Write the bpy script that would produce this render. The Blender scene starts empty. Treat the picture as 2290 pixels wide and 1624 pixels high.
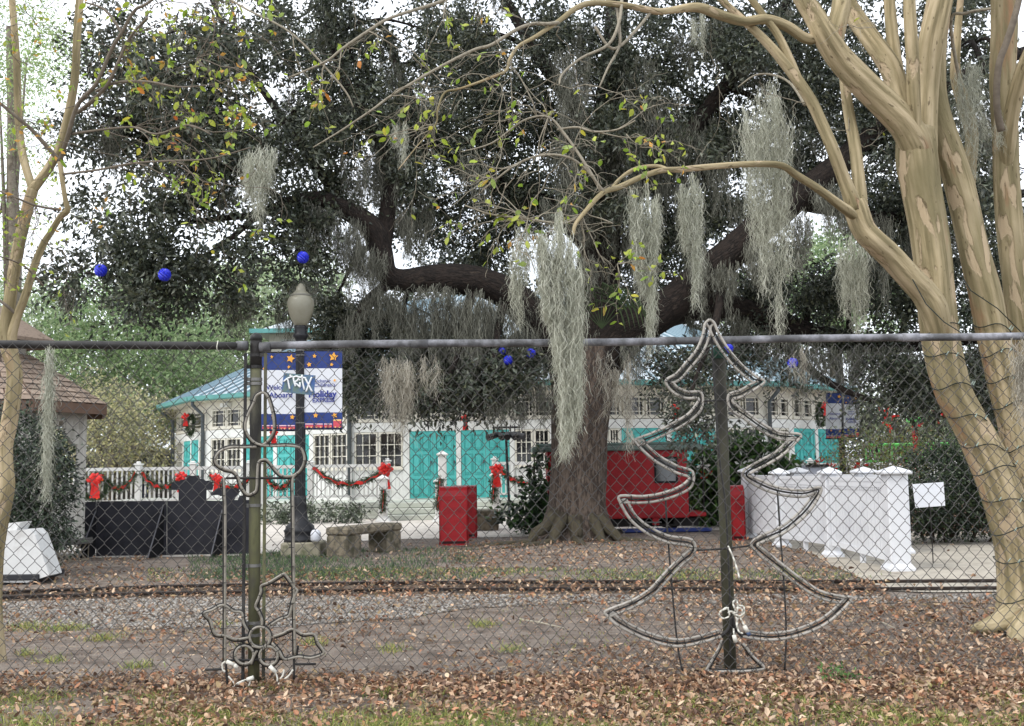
import bpy, math, random
import numpy as np
from mathutils import Vector, Matrix, noise as mnoise
random.seed(7); rng = np.random.default_rng(7)
scn = bpy.context.scene
COL = scn.collection
rad = math.radians

# ------------------------------------------------------------------ camera
FPX, CX, CY = 2400.0, 1144.5, 812.0          # focal length in picture units (picture 2289 x 1624)
CAM = Vector((0, 0, 1.25)); PITCH = math.atan(233/2400); ROLL = rad(0.9)
_F = Vector((0, math.cos(PITCH), math.sin(PITCH))); _U0 = Vector((0, -math.sin(PITCH), math.cos(PITCH))); _R0 = Vector((1, 0, 0))
_R = _R0*math.cos(ROLL) - _U0*math.sin(ROLL); _U = _U0*math.cos(ROLL) + _R0*math.sin(ROLL)
cd = bpy.data.cameras.new('camera'); cam = bpy.data.objects.new('camera', cd); COL.objects.link(cam)
cd.sensor_fit = 'HORIZONTAL'; cd.sensor_width = 36; cd.lens = 36*FPX/2289; cd.clip_start = .05; cd.clip_end = 600
M = Matrix((_R, _U, -_F)).transposed().to_4x4(); M.translation = CAM; cam.matrix_world = M
scn.camera = cam
# ------------------------------------------------------------------ sky, sun, exposure
SUN_EL, SUN_AZ = rad(50), rad(236)           # azimuth of the sun, from +Y clockwise
w = bpy.data.worlds.new('World'); scn.world = w; w.use_nodes = True
nt = w.node_tree; nt.nodes.clear()
out = nt.nodes.new('ShaderNodeOutputWorld'); bg = nt.nodes.new('ShaderNodeBackground'); bg.inputs[1].default_value = .13
sky = nt.nodes.new('ShaderNodeTexSky'); sky.sky_type = 'NISHITA'; sky.sun_disc = False
sky.sun_elevation = SUN_EL; sky.sun_rotation = SUN_AZ; sky.air_density = 1.0; sky.dust_density = 3.0
tc = nt.nodes.new('ShaderNodeTexCoord'); nz = nt.nodes.new('ShaderNodeTexNoise'); nz.inputs['Scale'].default_value = 2.2; nz.inputs['Detail'].default_value = 6
rp = nt.nodes.new('ShaderNodeValToRGB'); rp.color_ramp.elements[0].position = .3; rp.color_ramp.elements[1].position = .75
rp.color_ramp.elements[0].color = (8.2, 8.9, 9.9, 1); rp.color_ramp.elements[1].color = (11.8, 12.1, 12.6, 1)
mx = nt.nodes.new('ShaderNodeMixRGB'); mx.inputs[0].default_value = .88      # overcast: cloud sheet over the clear sky
L = nt.links.new
L(tc.outputs['Generated'], nz.inputs['Vector']); L(nz.outputs['Fac'], rp.inputs[0]); L(sky.outputs[0], mx.inputs[1]); L(rp.outputs[0], mx.inputs[2])
L(mx.outputs[0], bg.inputs[0]); L(bg.outputs[0], out.inputs[0])
sd = bpy.data.lights.new('sun', 'SUN'); sd.energy = 1.3; sd.angle = rad(25); sd.color = (1, .96, .9)
sun = bpy.data.objects.new('sun', sd); COL.objects.link(sun)
sv = Vector((math.sin(SUN_AZ)*math.cos(SUN_EL), math.cos(SUN_AZ)*math.cos(SUN_EL), math.sin(SUN_EL)))
sun.rotation_euler = (-sv).to_track_quat('-Z', 'Y').to_euler(); sun.location = sv*60
vs = scn.view_settings; vs.view_transform = 'Standard'; vs.look = 'None'; vs.gamma = 1; vs.exposure = 0.5; vs.use_curve_mapping = False
try:
    scn.cycles.max_bounces = 6; scn.cycles.diffuse_bounces = 3; scn.cycles.transparent_max_bounces = 8
except Exception: pass

# ------------------------------------------------------------------ picture to place
def ray(x, y): return _F + _R*((x-CX)/FPX) + _U*((CY-y)/FPX)
def P(x, y, d):
    v = ray(x, y); return CAM + v*(d/v.y)
def G(x, y, z=0.0):
    v = ray(x, y); return CAM + v*((z-CAM.z)/v.z)
def PX(v):
    v = Vector(v)-CAM; k = v.dot(_F); return CX+FPX*v.dot(_R)/k, CY-FPX*v.dot(_U)/k
def XA(x, d): return P(x, 1045, d).x
def ZA(x, y, d): return P(x, y, d).z

# ------------------------------------------------------------------ materials
def lin(c):
    return tuple((v/255/12.92 if v/255 <= .04045 else ((v/255+.055)/1.055)**2.4) for v in c)
MATS = {}
def mat(name, *cols, scale=6, detail=5, rough=.8, bump=0, bscale=None, stretch=(1,1,1), attr=None, metal=0, orand=0, vcol=False,
        spec=.3, transl=0, pos=None, dist=.02, bdetail=6, coat=0, ndist=0):
    if name in MATS: return MATS[name]
    m = bpy.data.materials.new(name); m.use_nodes = True; n = m.node_tree; N = n.nodes; LK = n.links.new
    b = N['Principled BSDF']; b.inputs['Roughness'].default_value = rough; b.inputs['Metallic'].default_value = metal
    b.inputs['Specular IOR Level'].default_value = spec; b.inputs['Coat Weight'].default_value = coat
    colout = None
    need = len(cols) > 1 or bump
    if need:
        if attr:
            src = N.new('ShaderNodeAttribute'); src.attribute_name = attr; so = src.outputs['Vector']
        else:
            src = N.new('ShaderNodeTexCoord'); so = src.outputs['Object']
        mp = N.new('ShaderNodeMapping'); mp.inputs['Scale'].default_value = stretch; LK(so, mp.inputs['Vector'])
    if len(cols) > 1:
        t = N.new('ShaderNodeTexNoise'); t.inputs['Scale'].default_value = scale; t.inputs['Detail'].default_value = detail; t.inputs['Distortion'].default_value = ndist
        t.inputs['Roughness'].default_value = .62
        LK(mp.outputs[0], t.inputs['Vector']); r = N.new('ShaderNodeValToRGB'); LK(t.outputs['Fac'], r.inputs[0])
        el = r.color_ramp.elements
        ps = pos or [.32+.36*i/(len(cols)-1) for i in range(len(cols))]
        for i, c in enumerate(cols):
            e = el[i] if i < 2 else el.new(ps[i])
            e.position = ps[i]; e.color = (*lin(c), 1)
        colout = r.outputs[0]
    elif cols:
        b.inputs['Base Color'].default_value = (*lin(cols[0]), 1)
        if orand:
            rg = N.new('ShaderNodeRGB'); rg.outputs[0].default_value = (*lin(cols[0]), 1); colout = rg.outputs[0]
    if vcol:
        a = N.new('ShaderNodeAttribute'); a.attribute_name = 'col'
        if colout:
            mm = N.new('ShaderNodeMixRGB'); mm.blend_type = 'MULTIPLY'; mm.inputs[0].default_value = 1
            LK(a.outputs['Color'], mm.inputs[1]); LK(colout, mm.inputs[2]); colout = mm.outputs[0]
        else: colout = a.outputs['Color']
    if orand:
        oi = N.new('ShaderNodeObjectInfo'); mr = N.new('ShaderNodeMapRange'); mr.inputs['To Min'].default_value = 1-orand; mr.inputs['To Max'].default_value = 1+orand
        LK(oi.outputs['Random'], mr.inputs['Value']); hs = N.new('ShaderNodeHueSaturation'); LK(mr.outputs[0], hs.inputs['Value']); LK(colout, hs.inputs['Color']); colout = hs.outputs[0]
    if colout: LK(colout, b.inputs['Base Color'])
    if bump:
        t2 = N.new('ShaderNodeTexNoise'); t2.inputs['Scale'].default_value = bscale or scale*3; t2.inputs['Detail'].default_value = bdetail
        LK(mp.outputs[0], t2.inputs['Vector']); bp = N.new('ShaderNodeBump'); bp.inputs['Strength'].default_value = bump; bp.inputs['Distance'].default_value = dist
        LK(t2.outputs['Fac'], bp.inputs['Height']); LK(bp.outputs[0], b.inputs['Normal'])
    if transl:
        o = N['Material Output']; ts = N.new('ShaderNodeBsdfTranslucent'); ms = N.new('ShaderNodeMixShader'); ms.inputs[0].default_value = transl
        if colout: LK(colout, ts.inputs['Color'])
        else: ts.inputs['Color'].default_value = b.inputs['Base Color'].default_value
        LK(b.outputs[0], ms.inputs[1]); LK(ts.outputs[0], ms.inputs[2]); LK(ms.outputs[0], o.inputs['Surface'])
    MATS[name] = m; return m
def crape_mat():
    m = bpy.data.materials.new('crape_bark'); m.use_nodes = True; N = m.node_tree.nodes; LK = m.node_tree.links.new; b = N['Principled BSDF']; b.inputs['Roughness'].default_value = .9; b.inputs['Specular IOR Level'].default_value = .12
    a = N.new('ShaderNodeAttribute'); a.attribute_name = 'bark'
    def nz(scale, st, detail=6, dist=0):
        mp = N.new('ShaderNodeMapping'); mp.inputs['Scale'].default_value = (1, 1, st); LK(a.outputs['Vector'], mp.inputs['Vector']); t = N.new('ShaderNodeTexNoise'); t.inputs['Scale'].default_value = scale; t.inputs['Detail'].default_value = detail; t.inputs['Distortion'].default_value = dist; LK(mp.outputs[0], t.inputs['Vector']); return t.outputs['Fac']
    def ramp(f, *st):
        r = N.new('ShaderNodeValToRGB'); LK(f, r.inputs[0]); el = r.color_ramp.elements
        for i, (p, c) in enumerate(st):
            e = el[i] if i < 2 else el.new(p)
            e.position = p; e.color = (*c, 1)
        return r.outputs[0]
    def mix(f, c1, c2):
        x = N.new('ShaderNodeMixRGB'); LK(f, x.inputs[0]); LK(c1, x.inputs[1]); LK(c2, x.inputs[2]); return x.outputs[0]
    def col(c):
        g = N.new('ShaderNodeRGB'); g.outputs[0].default_value = (*lin(c), 1); return g.outputs[0]
    B, Wt = (0,0,0), (1,1,1)
    base = ramp(nz(22, .07, 10), (.36, lin((124,113,86))), (.5, lin((164,149,117))), (.62, lin((188,171,140))))
    base = mix(ramp(nz(2.2, .45, 3), (.4, B), (.62, (.8,)*3)), base, col((116,108,80)))                    # algae tint in large soft areas
    pt = nz(7, .3, 7, .3); base = mix(ramp(pt, (.575, B), (.592, (.8,)*3)), base, col((184,164,136)))         # fresh bark under shed plates
    base = mix(ramp(nz(5.5, .2, 6, .2), (.58, B), (.66, (.75,)*3)), base, col((146,110,84)))                  # rusty streaks
    base = mix(ramp(nz(34, .35, 3), (.66, B), (.70, (.75,)*3)), base, col((96,84,64)))                        # small dark flecks
    LK(base, b.inputs['Base Color']); bp = N.new('ShaderNodeBump'); bp.inputs['Strength'].default_value = .8; bp.inputs['Distance'].default_value = .025
    ad = N.new('ShaderNodeMath'); ad.operation = 'ADD'; LK(ramp(pt, (.57, Wt), (.6, (.55,)*3)), ad.inputs[0]); LK(nz(22, .25, 8), ad.inputs[1]); LK(ad.outputs[0], bp.inputs['Height']); LK(bp.outputs[0], b.inputs['Normal']); MATS['crape_bark'] = m; return m
def glass(name, tint=(28, 30, 32)):
    return mat(name, tint, (46, 44, 42), scale=3, rough=.06, spec=.6)

# ------------------------------------------------------------------ mesh builders
class MB:
    def __init__(s): s.v = []; s.f = []; s.bark = {}; s.mi = []
    def add(s, vs, fs, M=None, mi=0):
        o = len(s.v)
        for p in vs:
            p = Vector(p); s.v.append(tuple(M @ p) if M else tuple(p))
        for f in fs: s.f.append(tuple(i+o for i in f)); s.mi.append(mi)
        return o
    def box(s, x0, x1, y0, y1, z0, z1, M=None, mi=0):
        s.add([(x0,y0,z0),(x1,y0,z0),(x1,y1,z0),(x0,y1,z0),(x0,y0,z1),(x1,y0,z1),(x1,y1,z1),(x0,y1,z1)],
              [(0,3,2,1),(4,5,6,7),(0,1,5,4),(1,2,6,5),(2,3,7,6),(3,0,4,7)], M, mi); return s
    def bbox(s, x0, x1, y0, y1, z0, z1, b=.01, M=None):      # box with chamfered edges
        X, Y, Z = (x0, x1), (y0, y1), (z0, z1); vs = []; idx = {}
        for i in (0,1):
            for j in (0,1):
                for k in (0,1):
                    sx, sy, sz = (1,-1)[i]*b, (1,-1)[j]*b, (1,-1)[k]*b
                    for a, p in enumerate(((X[i], Y[j]+sy, Z[k]+sz), (X[i]+sx, Y[j], Z[k]+sz), (X[i]+sx, Y[j]+sy, Z[k]))):
                        idx[i,j,k,a] = len(vs); vs.append(p)
        fs = []
        for i in (0,1):
            q = [(i,0,0),(i,1,0),(i,1,1),(i,0,1)]; fs.append([idx[(*c,0)] for c in (q if i else q[::-1])])
            q = [(0,i,0),(0,i,1),(1,i,1),(1,i,0)]; fs.append([idx[(*c,1)] for c in (q if i else q[::-1])])
            q = [(0,0,i),(1,0,i),(1,1,i),(0,1,i)]; fs.append([idx[(*c,2)] for c in (q if i else q[::-1])])
        for i in (0,1):
            for j in (0,1):
                fs.append([idx[i,j,0,0], idx[i,j,1,0], idx[i,j,1,1], idx[i,j,0,1]])
                fs.append([idx[i,0,j,0], idx[i,1,j,0], idx[i,1,j,2], idx[i,0,j,2]])
                fs.append([idx[0,i,j,1], idx[1,i,j,1], idx[1,i,j,2], idx[0,i,j,2]])
                for k in (0,1): fs.append([idx[i,j,k,0], idx[i,j,k,1], idx[i,j,k,2]])
        s.add(vs, [tuple(dict.fromkeys(f)) for f in fs], M); return s
    def tube(s, pts, r, n=8, cap=True, flute=0, seed=0, close=False):
        pts = [Vector(p) for p in pts]; K = len(pts)
        if not hasattr(r, '__len__'): r = [r]*K
        if not close: T = [(pts[min(i+1,K-1)]-pts[max(i-1,0)]).normalized() for i in range(K)]
        else: T = [(pts[(i+1)%K]-pts[i-1]).normalized() for i in range(K)]
        a = Vector((0,0,1)) if abs(T[0].z) < .9 else Vector((1,0,0))
        nrm = (a - T[0]*a.dot(T[0])).normalized(); vs = []; Ln = 0; bk = []
        for i in range(K):
            if i: Ln += (pts[i]-pts[i-1]).length
            nrm = (nrm - T[i]*nrm.dot(T[i])).normalized(); bi = T[i].cross(nrm)
            for k in range(n):
                th = 2*math.pi*k/n; c, sn = math.cos(th), math.sin(th); rr = r[i]
                if flute: rr *= 1 + flute*(mnoise.noise((c*1.6+seed*7.1, sn*1.6, Ln*.9)) + .6*mnoise.noise((c*3.4+seed, sn*3.4, Ln*2.6+9)))
                vs.append(pts[i] + (nrm*c + bi*sn)*rr); bk.append((c*r[i], sn*r[i], Ln))
        fs = []
        for i in range(K if close else K-1):
            i2 = (i+1) % K
            for k in range(n):
                k2 = (k+1) % n; fs.append((i*n+k, i*n+k2, i2*n+k2, i2*n+k))
        if cap and not close: fs.append(tuple(range(n))[::-1]); fs.append(tuple((K-1)*n+k for k in range(n)))
        o = s.add(vs, fs)
        for i, q in enumerate(bk): s.bark[o+i] = q
        return s
    def lathe(s, prof, c, n=20, M=None, squash=1):
        vs = []; fs = []
        for r, z in prof:
            for k in range(n):
                th = 2*math.pi*k/n; vs.append((c[0]+r*math.cos(th), c[1]+r*math.sin(th)*squash, c[2]+z))
        for i in range(len(prof)-1):
            for k in range(n):
                k2 = (k+1) % n; fs.append((i*n+k, i*n+k2, (i+1)*n+k2, (i+1)*n+k))
        fs.append(tuple(range(n))[::-1]); fs.append(tuple((len(prof)-1)*n+k for k in range(n)))
        s.add(vs, fs, M); return s
    def prism(s, poly, off):                    # poly: 3-D points in order, off: extrusion vector
        n = len(poly); off = Vector(off); vs = [Vector(p) for p in poly] + [Vector(p)+off for p in poly]
        s.add(vs, [tuple(range(n)), tuple(range(2*n-1, n-1, -1))] + [(i, i+n, (i+1)%n+n, (i+1)%n) for i in range(n)]); return s
    def ribbon(s, pts, wdir, hw):
        vs = []; wd = Vector(wdir)
        for i, p in enumerate(pts):
            h = hw[i] if hasattr(hw, '__len__') else hw
            vs += [Vector(p)-wd*h, Vector(p)+wd*h]
        s.add(vs, [(2*i, 2*i+1, 2*i+3, 2*i+2) for i in range(len(pts)-1)]); return s
    def mesh(s, name, m, smooth=False):
        me = bpy.data.meshes.new(name); me.from_pydata(s.v, [], s.f)
        for x in (m if isinstance(m, (list, tuple)) else [m]): me.materials.append(x)
        if any(s.mi): me.polygons.foreach_set('material_index', s.mi)
        if s.bark:
            at = me.attributes.new('bark', 'FLOAT_VECTOR', 'POINT'); a = np.zeros((len(s.v), 3), 'f')
            for i, q in s.bark.items(): a[i] = q
            at.data.foreach_set('vector', a.ravel())
        if smooth: me.polygons.foreach_set('use_smooth', [True]*len(s.f))
        me.update(); return me
    def build(s, name, m, parent=None, smooth=False, kind=None):
        return link(name, s.mesh(name, m, smooth), parent, kind)
def link(name, me, parent=None, kind=None, loc=None):
    o = bpy.data.objects.new(name, me); COL.objects.link(o)
    if parent is not None:
        o.parent = parent; o.matrix_parent_inverse = pinv(parent)
    if loc is not None: o.location = loc
    if kind: o['kind'] = kind
    return o
def WM(o):
    return (WM(o.parent) @ o.matrix_parent_inverse @ o.matrix_basis) if o.parent is not None else o.matrix_basis.copy()
def pinv(p): return WM(p).inverted()
def tag(o, label, cat=None, group=None, kind=None):
    o['label'] = label
    if cat: o['category'] = cat
    if group: o['group'] = group
    if kind: o['kind'] = kind
    return o
def thing(name, loc, label, cat, group=None):
    o = bpy.data.objects.new(name, None); COL.objects.link(o); o.location = loc; o.empty_display_size = .1
    return tag(o, label, cat, group)
def npmesh(name, V, F, m, parent=None, col=None, smooth=False, kind=None):
    V = np.asarray(V, 'f').reshape(-1, 3); F = np.asarray(F, 'i'); k = F.shape[1]
    me = bpy.data.meshes.new(name); me.vertices.add(len(V)); me.vertices.foreach_set('co', V.ravel())
    me.loops.add(F.size); me.loops.foreach_set('vertex_index', F.ravel()); me.polygons.add(len(F))
    me.polygons.foreach_set('loop_start', np.arange(0, F.size, k, dtype='i'))
    me.update(calc_edges=True)
    if col is not None:
        c = np.ones((len(V), 4), 'f'); c[:, :3] = col; a = me.color_attributes.new('col', 'FLOAT_COLOR', 'POINT'); a.data.foreach_set('color', c.ravel())
    if smooth: me.polygons.foreach_set('use_smooth', np.ones(len(F), bool))
    for x in (m if isinstance(m, (list, tuple)) else [m]): me.materials.append(x)
    return link(name, me, parent, kind)
def spline(pts, per=6):
    pts = [tuple(p) for p in pts]; n = len(pts); outp = []
    for i in range(n-1):
        p0, p1, p2, p3 = (np.array(pts[max(i-1,0)]), np.array(pts[i]), np.array(pts[i+1]), np.array(pts[min(i+2,n-1)]))
        for k in range(per):
            t = k/per; outp.append(.5*((2*p1)+(-p0+p2)*t+(2*p0-5*p1+4*p2-p3)*t*t+(-p0+3*p1-3*p2+p3)*t**3))
    outp.append(np.array(pts[-1])); return outp
def limb(mb, pts, per=5, n=9, flute=.08, seed=0):          # pts: (x, y, depth, radius in picture units)
    a_, b_ = pts[-2], pts[-1]
    if b_[1] <= 0:                                         # the limb goes on above the frame
        k_ = 170/max(abs(b_[1]-a_[1]), 40); pts = list(pts)
        for i_, f_ in ((1, .8), (2, .5), (3, .2)): pts.append((b_[0]+(b_[0]-a_[0])*k_*i_*.9, b_[1]-150*i_, b_[2], b_[3]*f_))
    sp = spline(pts, per); c = [P(q[0], q[1], q[2]) for q in sp]; r = [max(q[3], .3)*q[2]/FPX for q in sp]
    mb.tube(c, r, n, flute=flute, seed=seed); return c, r
def palette(n, cols, var=.18):
    c = np.array([lin(x) for x in cols]); k = c[rng.integers(0, len(c), n)]
    return k*(1+rng.uniform(-var, var, (n, 1)))
def unit(a): return a/np.maximum(np.linalg.norm(a, axis=-1, keepdims=True), 1e-9)
def leafgeo(C, A, L_, W_, col, fold=.12, curl=.15):
    n = len(C); A = unit(A); s = unit(np.cross(A, rng.normal(size=(n, 3)))); N_ = np.cross(s, A)
    L_ = np.broadcast_to(L_, n)[:, None]; W_ = np.broadcast_to(W_, n)[:, None]
    mid = C + A*L_*.48 + N_*L_*fold
    V = np.stack([C, mid + s*W_*.5, C + A*L_ - N_*L_*curl, mid - s*W_*.5], 1)
    b = (np.arange(n)*4)[:, None]; F = np.concatenate([b+[0,1,2], b+[0,2,3]], 1).reshape(-1, 3)
    return V.reshape(-1, 3), F, np.repeat(col, 4, 0)
def cat_geo(parts):
    V = []; F = []; C = []; o = 0
    for v, f, c in parts: V.append(v); F.append(f+o); C.append(c); o += len(v)
    return np.concatenate(V), np.concatenate(F), np.concatenate(C)
def sprays(O, D, n, length, spread, L_, W_, cols, var=.25, droop=.3):   # leafy twigs
    m = len(O); s = rng.uniform(.1, 1, (m, n, 1)); D = unit(D)
    pos = O[:, None] + D[:, None]*s*length + rng.normal(size=(m, n, 3))*spread*(.4+s*.6)
    pos[..., 2] -= (s[..., 0]**2)*length*droop
    ax = D[:, None]*.9 + rng.normal(size=(m, n, 3))*.75; ax[..., 2] -= .25
    tone = 1+rng.uniform(-.3, .3, (m, 1, 1)); col = (palette(m*n, cols, var).reshape(m, n, 3)*tone).reshape(-1, 3)
    N_ = m*n; return leafgeo(pos.reshape(-1, 3), ax.reshape(-1, 3), L_*rng.uniform(.65, 1.25, N_), W_*rng.uniform(.7, 1.2, N_), col)
def inball(n, surf=.0):
    d = unit(rng.normal(size=(n, 3))); r = rng.uniform(surf, 1, (n, 1))**(1/3); return d*r
def mossgeo(x, y0, y1, wpx, d, n, width=.004, cols=((150,150,132),(128,128,112),(170,170,150)), lobes=3, seg=14, curl=.02, thick=.12, fuzz=.6, side=.05, maxl=.7):
    top = np.array(P(x, y0, d)); H = top[2]-P(x, y1, d).z; W = wpx*d/FPX; V = []; n = int(n)
    lc = (np.linspace(-.42, .42, lobes) if lobes > 1 else np.zeros(1)) + rng.uniform(-.08, .08, lobes); lc = np.roll(lc, -(lobes//2))*W; ll = rng.uniform(.42, .95, lobes); ll[0] = 1.0; ls = rng.uniform(0, .3, lobes); ls[0] = 0
    k = rng.integers(0, lobes, n); t0 = .97*rng.uniform(0, 1, n)**1.15
    t0 = ls[k] + t0*(1-ls[k]); reach = ll[k]
    st = np.zeros((n, 3)); off = np.clip(rng.standard_t(3, n), -4, 4)*.145*W*(1-.72*t0)/(lobes**.35)*np.minimum(1, .3+t0*9)
    st[:, 0] = top[0] + lc[k]*(1-.25*t0) + off; st[:, 1] = top[1] + rng.normal(size=n)*thick*W; st[:, 2] = top[2] - t0*reach*H - rng.random(n)*.04*H*(np.abs(off)/(W*.3+1e-6))
    ln = np.maximum((1-t0)*reach*H*rng.uniform(.25, 1.0, n)*(1-.5*np.abs(off)/(W*.5+1e-6)).clip(.3, 1), .05); ln = np.minimum(ln, maxl*rng.uniform(.3, 1, n))
    s = np.linspace(0, 1, seg)[None, :, None]
    ph = rng.uniform(0, 6.28, (n, 2, 3)); fq = rng.uniform(.6, 1.5, (n, 2, 3))*(ln/maxl*seg*.85)[:, None, None]
    Pn = np.repeat(st[:, None], seg, 1); Pn[..., 2] -= (s*ln[:, None, None])[..., 0]
    conv = (lc[k]-0)[:, None]*-.12*s[..., 0]; Pn[..., 0] += conv
    for j in range(2): Pn[..., :2] += curl*(np.sin(s*fq[:, j:j+1, :2]+ph[:, j:j+1, :2]))*(.4+.6*s)
    geo = [ribbons(Pn, width, cols)]
    m = int(n*fuzz)
    if m:
        a = rng.integers(0, n, m); b = rng.integers(0, seg, m); o = Pn[a, b]; sg = 6; u = np.linspace(0, 1, sg)[None, :, None]
        dr = rng.normal(size=(m, 3)); dr[:, 2] = -np.abs(dr[:, 2])*.7; dr = unit(dr); lenn = rng.uniform(.4, 1.4, (m, 1, 1))*side
        Q = o[:, None] + dr[:, None]*lenn*u; Q[..., 2] -= (u**2*lenn*.8)[..., 0]; Q += .25*side*np.sin(u*rng.uniform(3, 8, (m, 1, 3))+rng.uniform(0, 6, (m, 1, 3)))*u
        geo.append(ribbons(Q, width*.85, cols))
    return cat_geo(geo)
def ribbons(Pn, width, cols):
    n, seg, _ = Pn.shape; wd = rng.normal(size=(n, 1, 3)); wd[..., 2] *= .3; wd = unit(wd)
    tap = np.linspace(1, .45, seg)[None, :, None]; V = np.stack([Pn-wd*width*.5*tap, Pn+wd*width*.5*tap], 2).reshape(-1, 3)
    b = (np.arange(n)*seg*2)[:, None] + (np.arange(seg-1)*2)[None]; F = np.stack([b, b+1, b+3, b+2], -1).reshape(-1, 4)
    return V, F, np.repeat(palette(n, cols, .2), seg*2, 0)
# ================================================================== GROUND
M_dirt = mat('dirt', (80,71,64), (112,101,92), (134,123,113), (96,86,77), scale=3.2, detail=12, rough=.95, bump=.9, bscale=45, dist=.03)
me = bpy.data.meshes.new('ground')
gx = np.linspace(-1, 1, 81); gy = np.linspace(0, 1, 81); X, Y = np.meshgrid(np.sign(gx)*np.abs(gx)**2.2*220, -30+gy**2.4*330)
def gz(x, y):      # low mound round the oak, slight unevenness; the fence line and the paths stay level
    return .0*x
V = np.stack([X, Y, np.zeros_like(X)], -1).reshape(-1, 3)
idx = np.arange(81*81).reshape(81, 81); F = np.stack([idx[:-1,:-1], idx[:-1,1:], idx[1:,1:], idx[1:,:-1]], -1).reshape(-1, 4)
ground = npmesh('ground', V, F, M_dirt, kind='structure'); tag(ground, 'brown bare earth with scattered leaves')
def sheet(name, poly, z, m, label, kind='structure'):
    mb = MB(); mb.add([(p[0], p[1], z) for p in poly], [tuple(range(len(poly)))]); o = mb.build(name, m, kind=kind); o['label'] = label; return o
def wob(poly, amp, step=.4):
    r = []
    for i, p in enumerate(poly):
        q = poly[(i+1) % len(poly)]; n = max(1, int((Vector(q[:2])-Vector(p[:2])).length/step))
        for k in range(n):
            v = Vector(p[:2]).lerp(Vector(q[:2]), k/n); r.append(v + Vector((mnoise.noise((v.x*1.3, v.y*1.3, 0)), mnoise.noise((v.x*1.3, v.y*1.3, 5))))*amp)
    return r
M_grav = mat('gravel_bed', (108,104,100), (146,142,138), (84,78,72), scale=28, detail=6, rough=.95, bump=.8, bscale=60)
M_pave = mat('paving', (186,178,168), (206,199,190), (166,158,148), scale=3, detail=8, rough=.9, bump=.25, bscale=40)
M_conc = mat('concrete', (150,143,132), (176,168,154), (128,120,110), scale=2.5, detail=9, rough=.9, bump=.3, bscale=50)
gp = lambda *l: [G(x, y) for x, y in l]
grav_poly = gp((-500,1360),(0,1350),(300,1340),(700,1336),(1000,1332),(1500,1334),(2800,1332),(2800,1348),(1600,1352),(1300,1350),(1050,1362),(900,1385),(600,1402),(300,1408),(0,1402),(-500,1410))
sheet('gravel_path', wob(grav_poly, .14), .004, M_grav, 'strip of pale grey gravel beside the railway track')
plaza = gp((-300,1262),(120,1250),(330,1247),(560,1243),(640,1232),(740,1213),(900,1206),(1060,1203),(1215,1200),(1240,1186),(1700,1186),(1900,1187)) + [Vector((18, 42, 0)), Vector((-30, 42, 0))]
sheet('plaza', wob(plaza, .05), .006, M_pave, 'pale paved plaza in front of the white pavilion')
walk = gp((1700,1213),(1810,1236),(1850,1262),(1945,1302),(1975,1323),(2100,1327),(2900,1318),(2900,1180),(2010,1186),(1720,1192))
sheet('walkway', wob(walk, .03), .010, M_conc, 'beige concrete walkway crossing the track beside the ramp')
bed = gp((2000,1186),(2600,1186)) + [Vector((22, 30, 0)), Vector((7.5, 30, 0))]
sheet('mulch_bed', bed, .014, mat('mulch', (86,62,48), (110,84,66), (60,46,38), scale=20, rough=1, bump=.6), 'bed of brown mulch and leaves below the hedge')
# ---- gravel stones, leaf litter, grass
def inpoly(px, py, poly):
    r = np.zeros(len(px), bool); n = len(poly)
    for i in range(n):
        x0, y0 = poly[i][0], poly[i][1]; x1, y1 = poly[(i+1) % n][0], poly[(i+1) % n][1]
        if y0 == y1: continue
        c = ((y0 > py) != (y1 > py)) & (px < (x1-x0)*(py-y0)/(y1-y0)+x0); r ^= c
    return r
def scatter(n, poly):
    a = np.array([p[:2] for p in poly]); lo, hi = a.min(0), a.max(0); p = rng.uniform(lo, hi, (n, 2)); return p[inpoly(p[:, 0], p[:, 1], poly)]
def pxof(p):      # picture x of ground points
    return CX + p[:, 0]/p[:, 1]*FPX
p = scatter(48000, grav_poly); n = len(p); keep = rng.random(n) < np.where(pxof(p) < 1050, 1, .75); p = p[keep]; n = len(p)
oc = np.array([(1,0,0),(-1,0,0),(0,1,0),(0,-1,0),(0,0,1),(0,0,-1)], 'f'); of = np.array([(0,2,4),(2,1,4),(1,3,4),(3,0,4),(2,0,5),(1,2,5),(3,1,5),(0,3,5)])
sc = rng.uniform(.008, .021, (n, 1, 1)); V = oc[None]*(1+rng.uniform(-.35, .35, (n, 6, 3))) + rng.uniform(-.25, .25, (n, 6, 3)); V = V*sc*np.array([1.2, 1.2, .8]); V[..., :2] += p[:, None]; V[..., 2] += .008
F = (of[None] + (np.arange(n)*6)[:, None, None]).reshape(-1, 3)
M_stone = mat('stone_bits', vcol=True, rough=.9)
tag(npmesh('gravel', V, F, M_stone, col=np.repeat(palette(n, [(140,135,129),(118,113,108),(160,155,148),(100,92,84),(130,118,104)], .15), 6, 0), kind='stuff'), 'loose pale grey gravel stones beside the rails', 'gravel')
LITTER = [(168,136,110),(146,117,96),(188,158,130),(122,97,80),(174,137,106),(204,179,152),(154,128,108),(178,129,100),(108,86,73),(190,166,142),(96,77,66),(160,138,104)]
M_litter = mat('dead_leaf', vcol=True, rough=.75, transl=.12, spec=.25)
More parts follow.
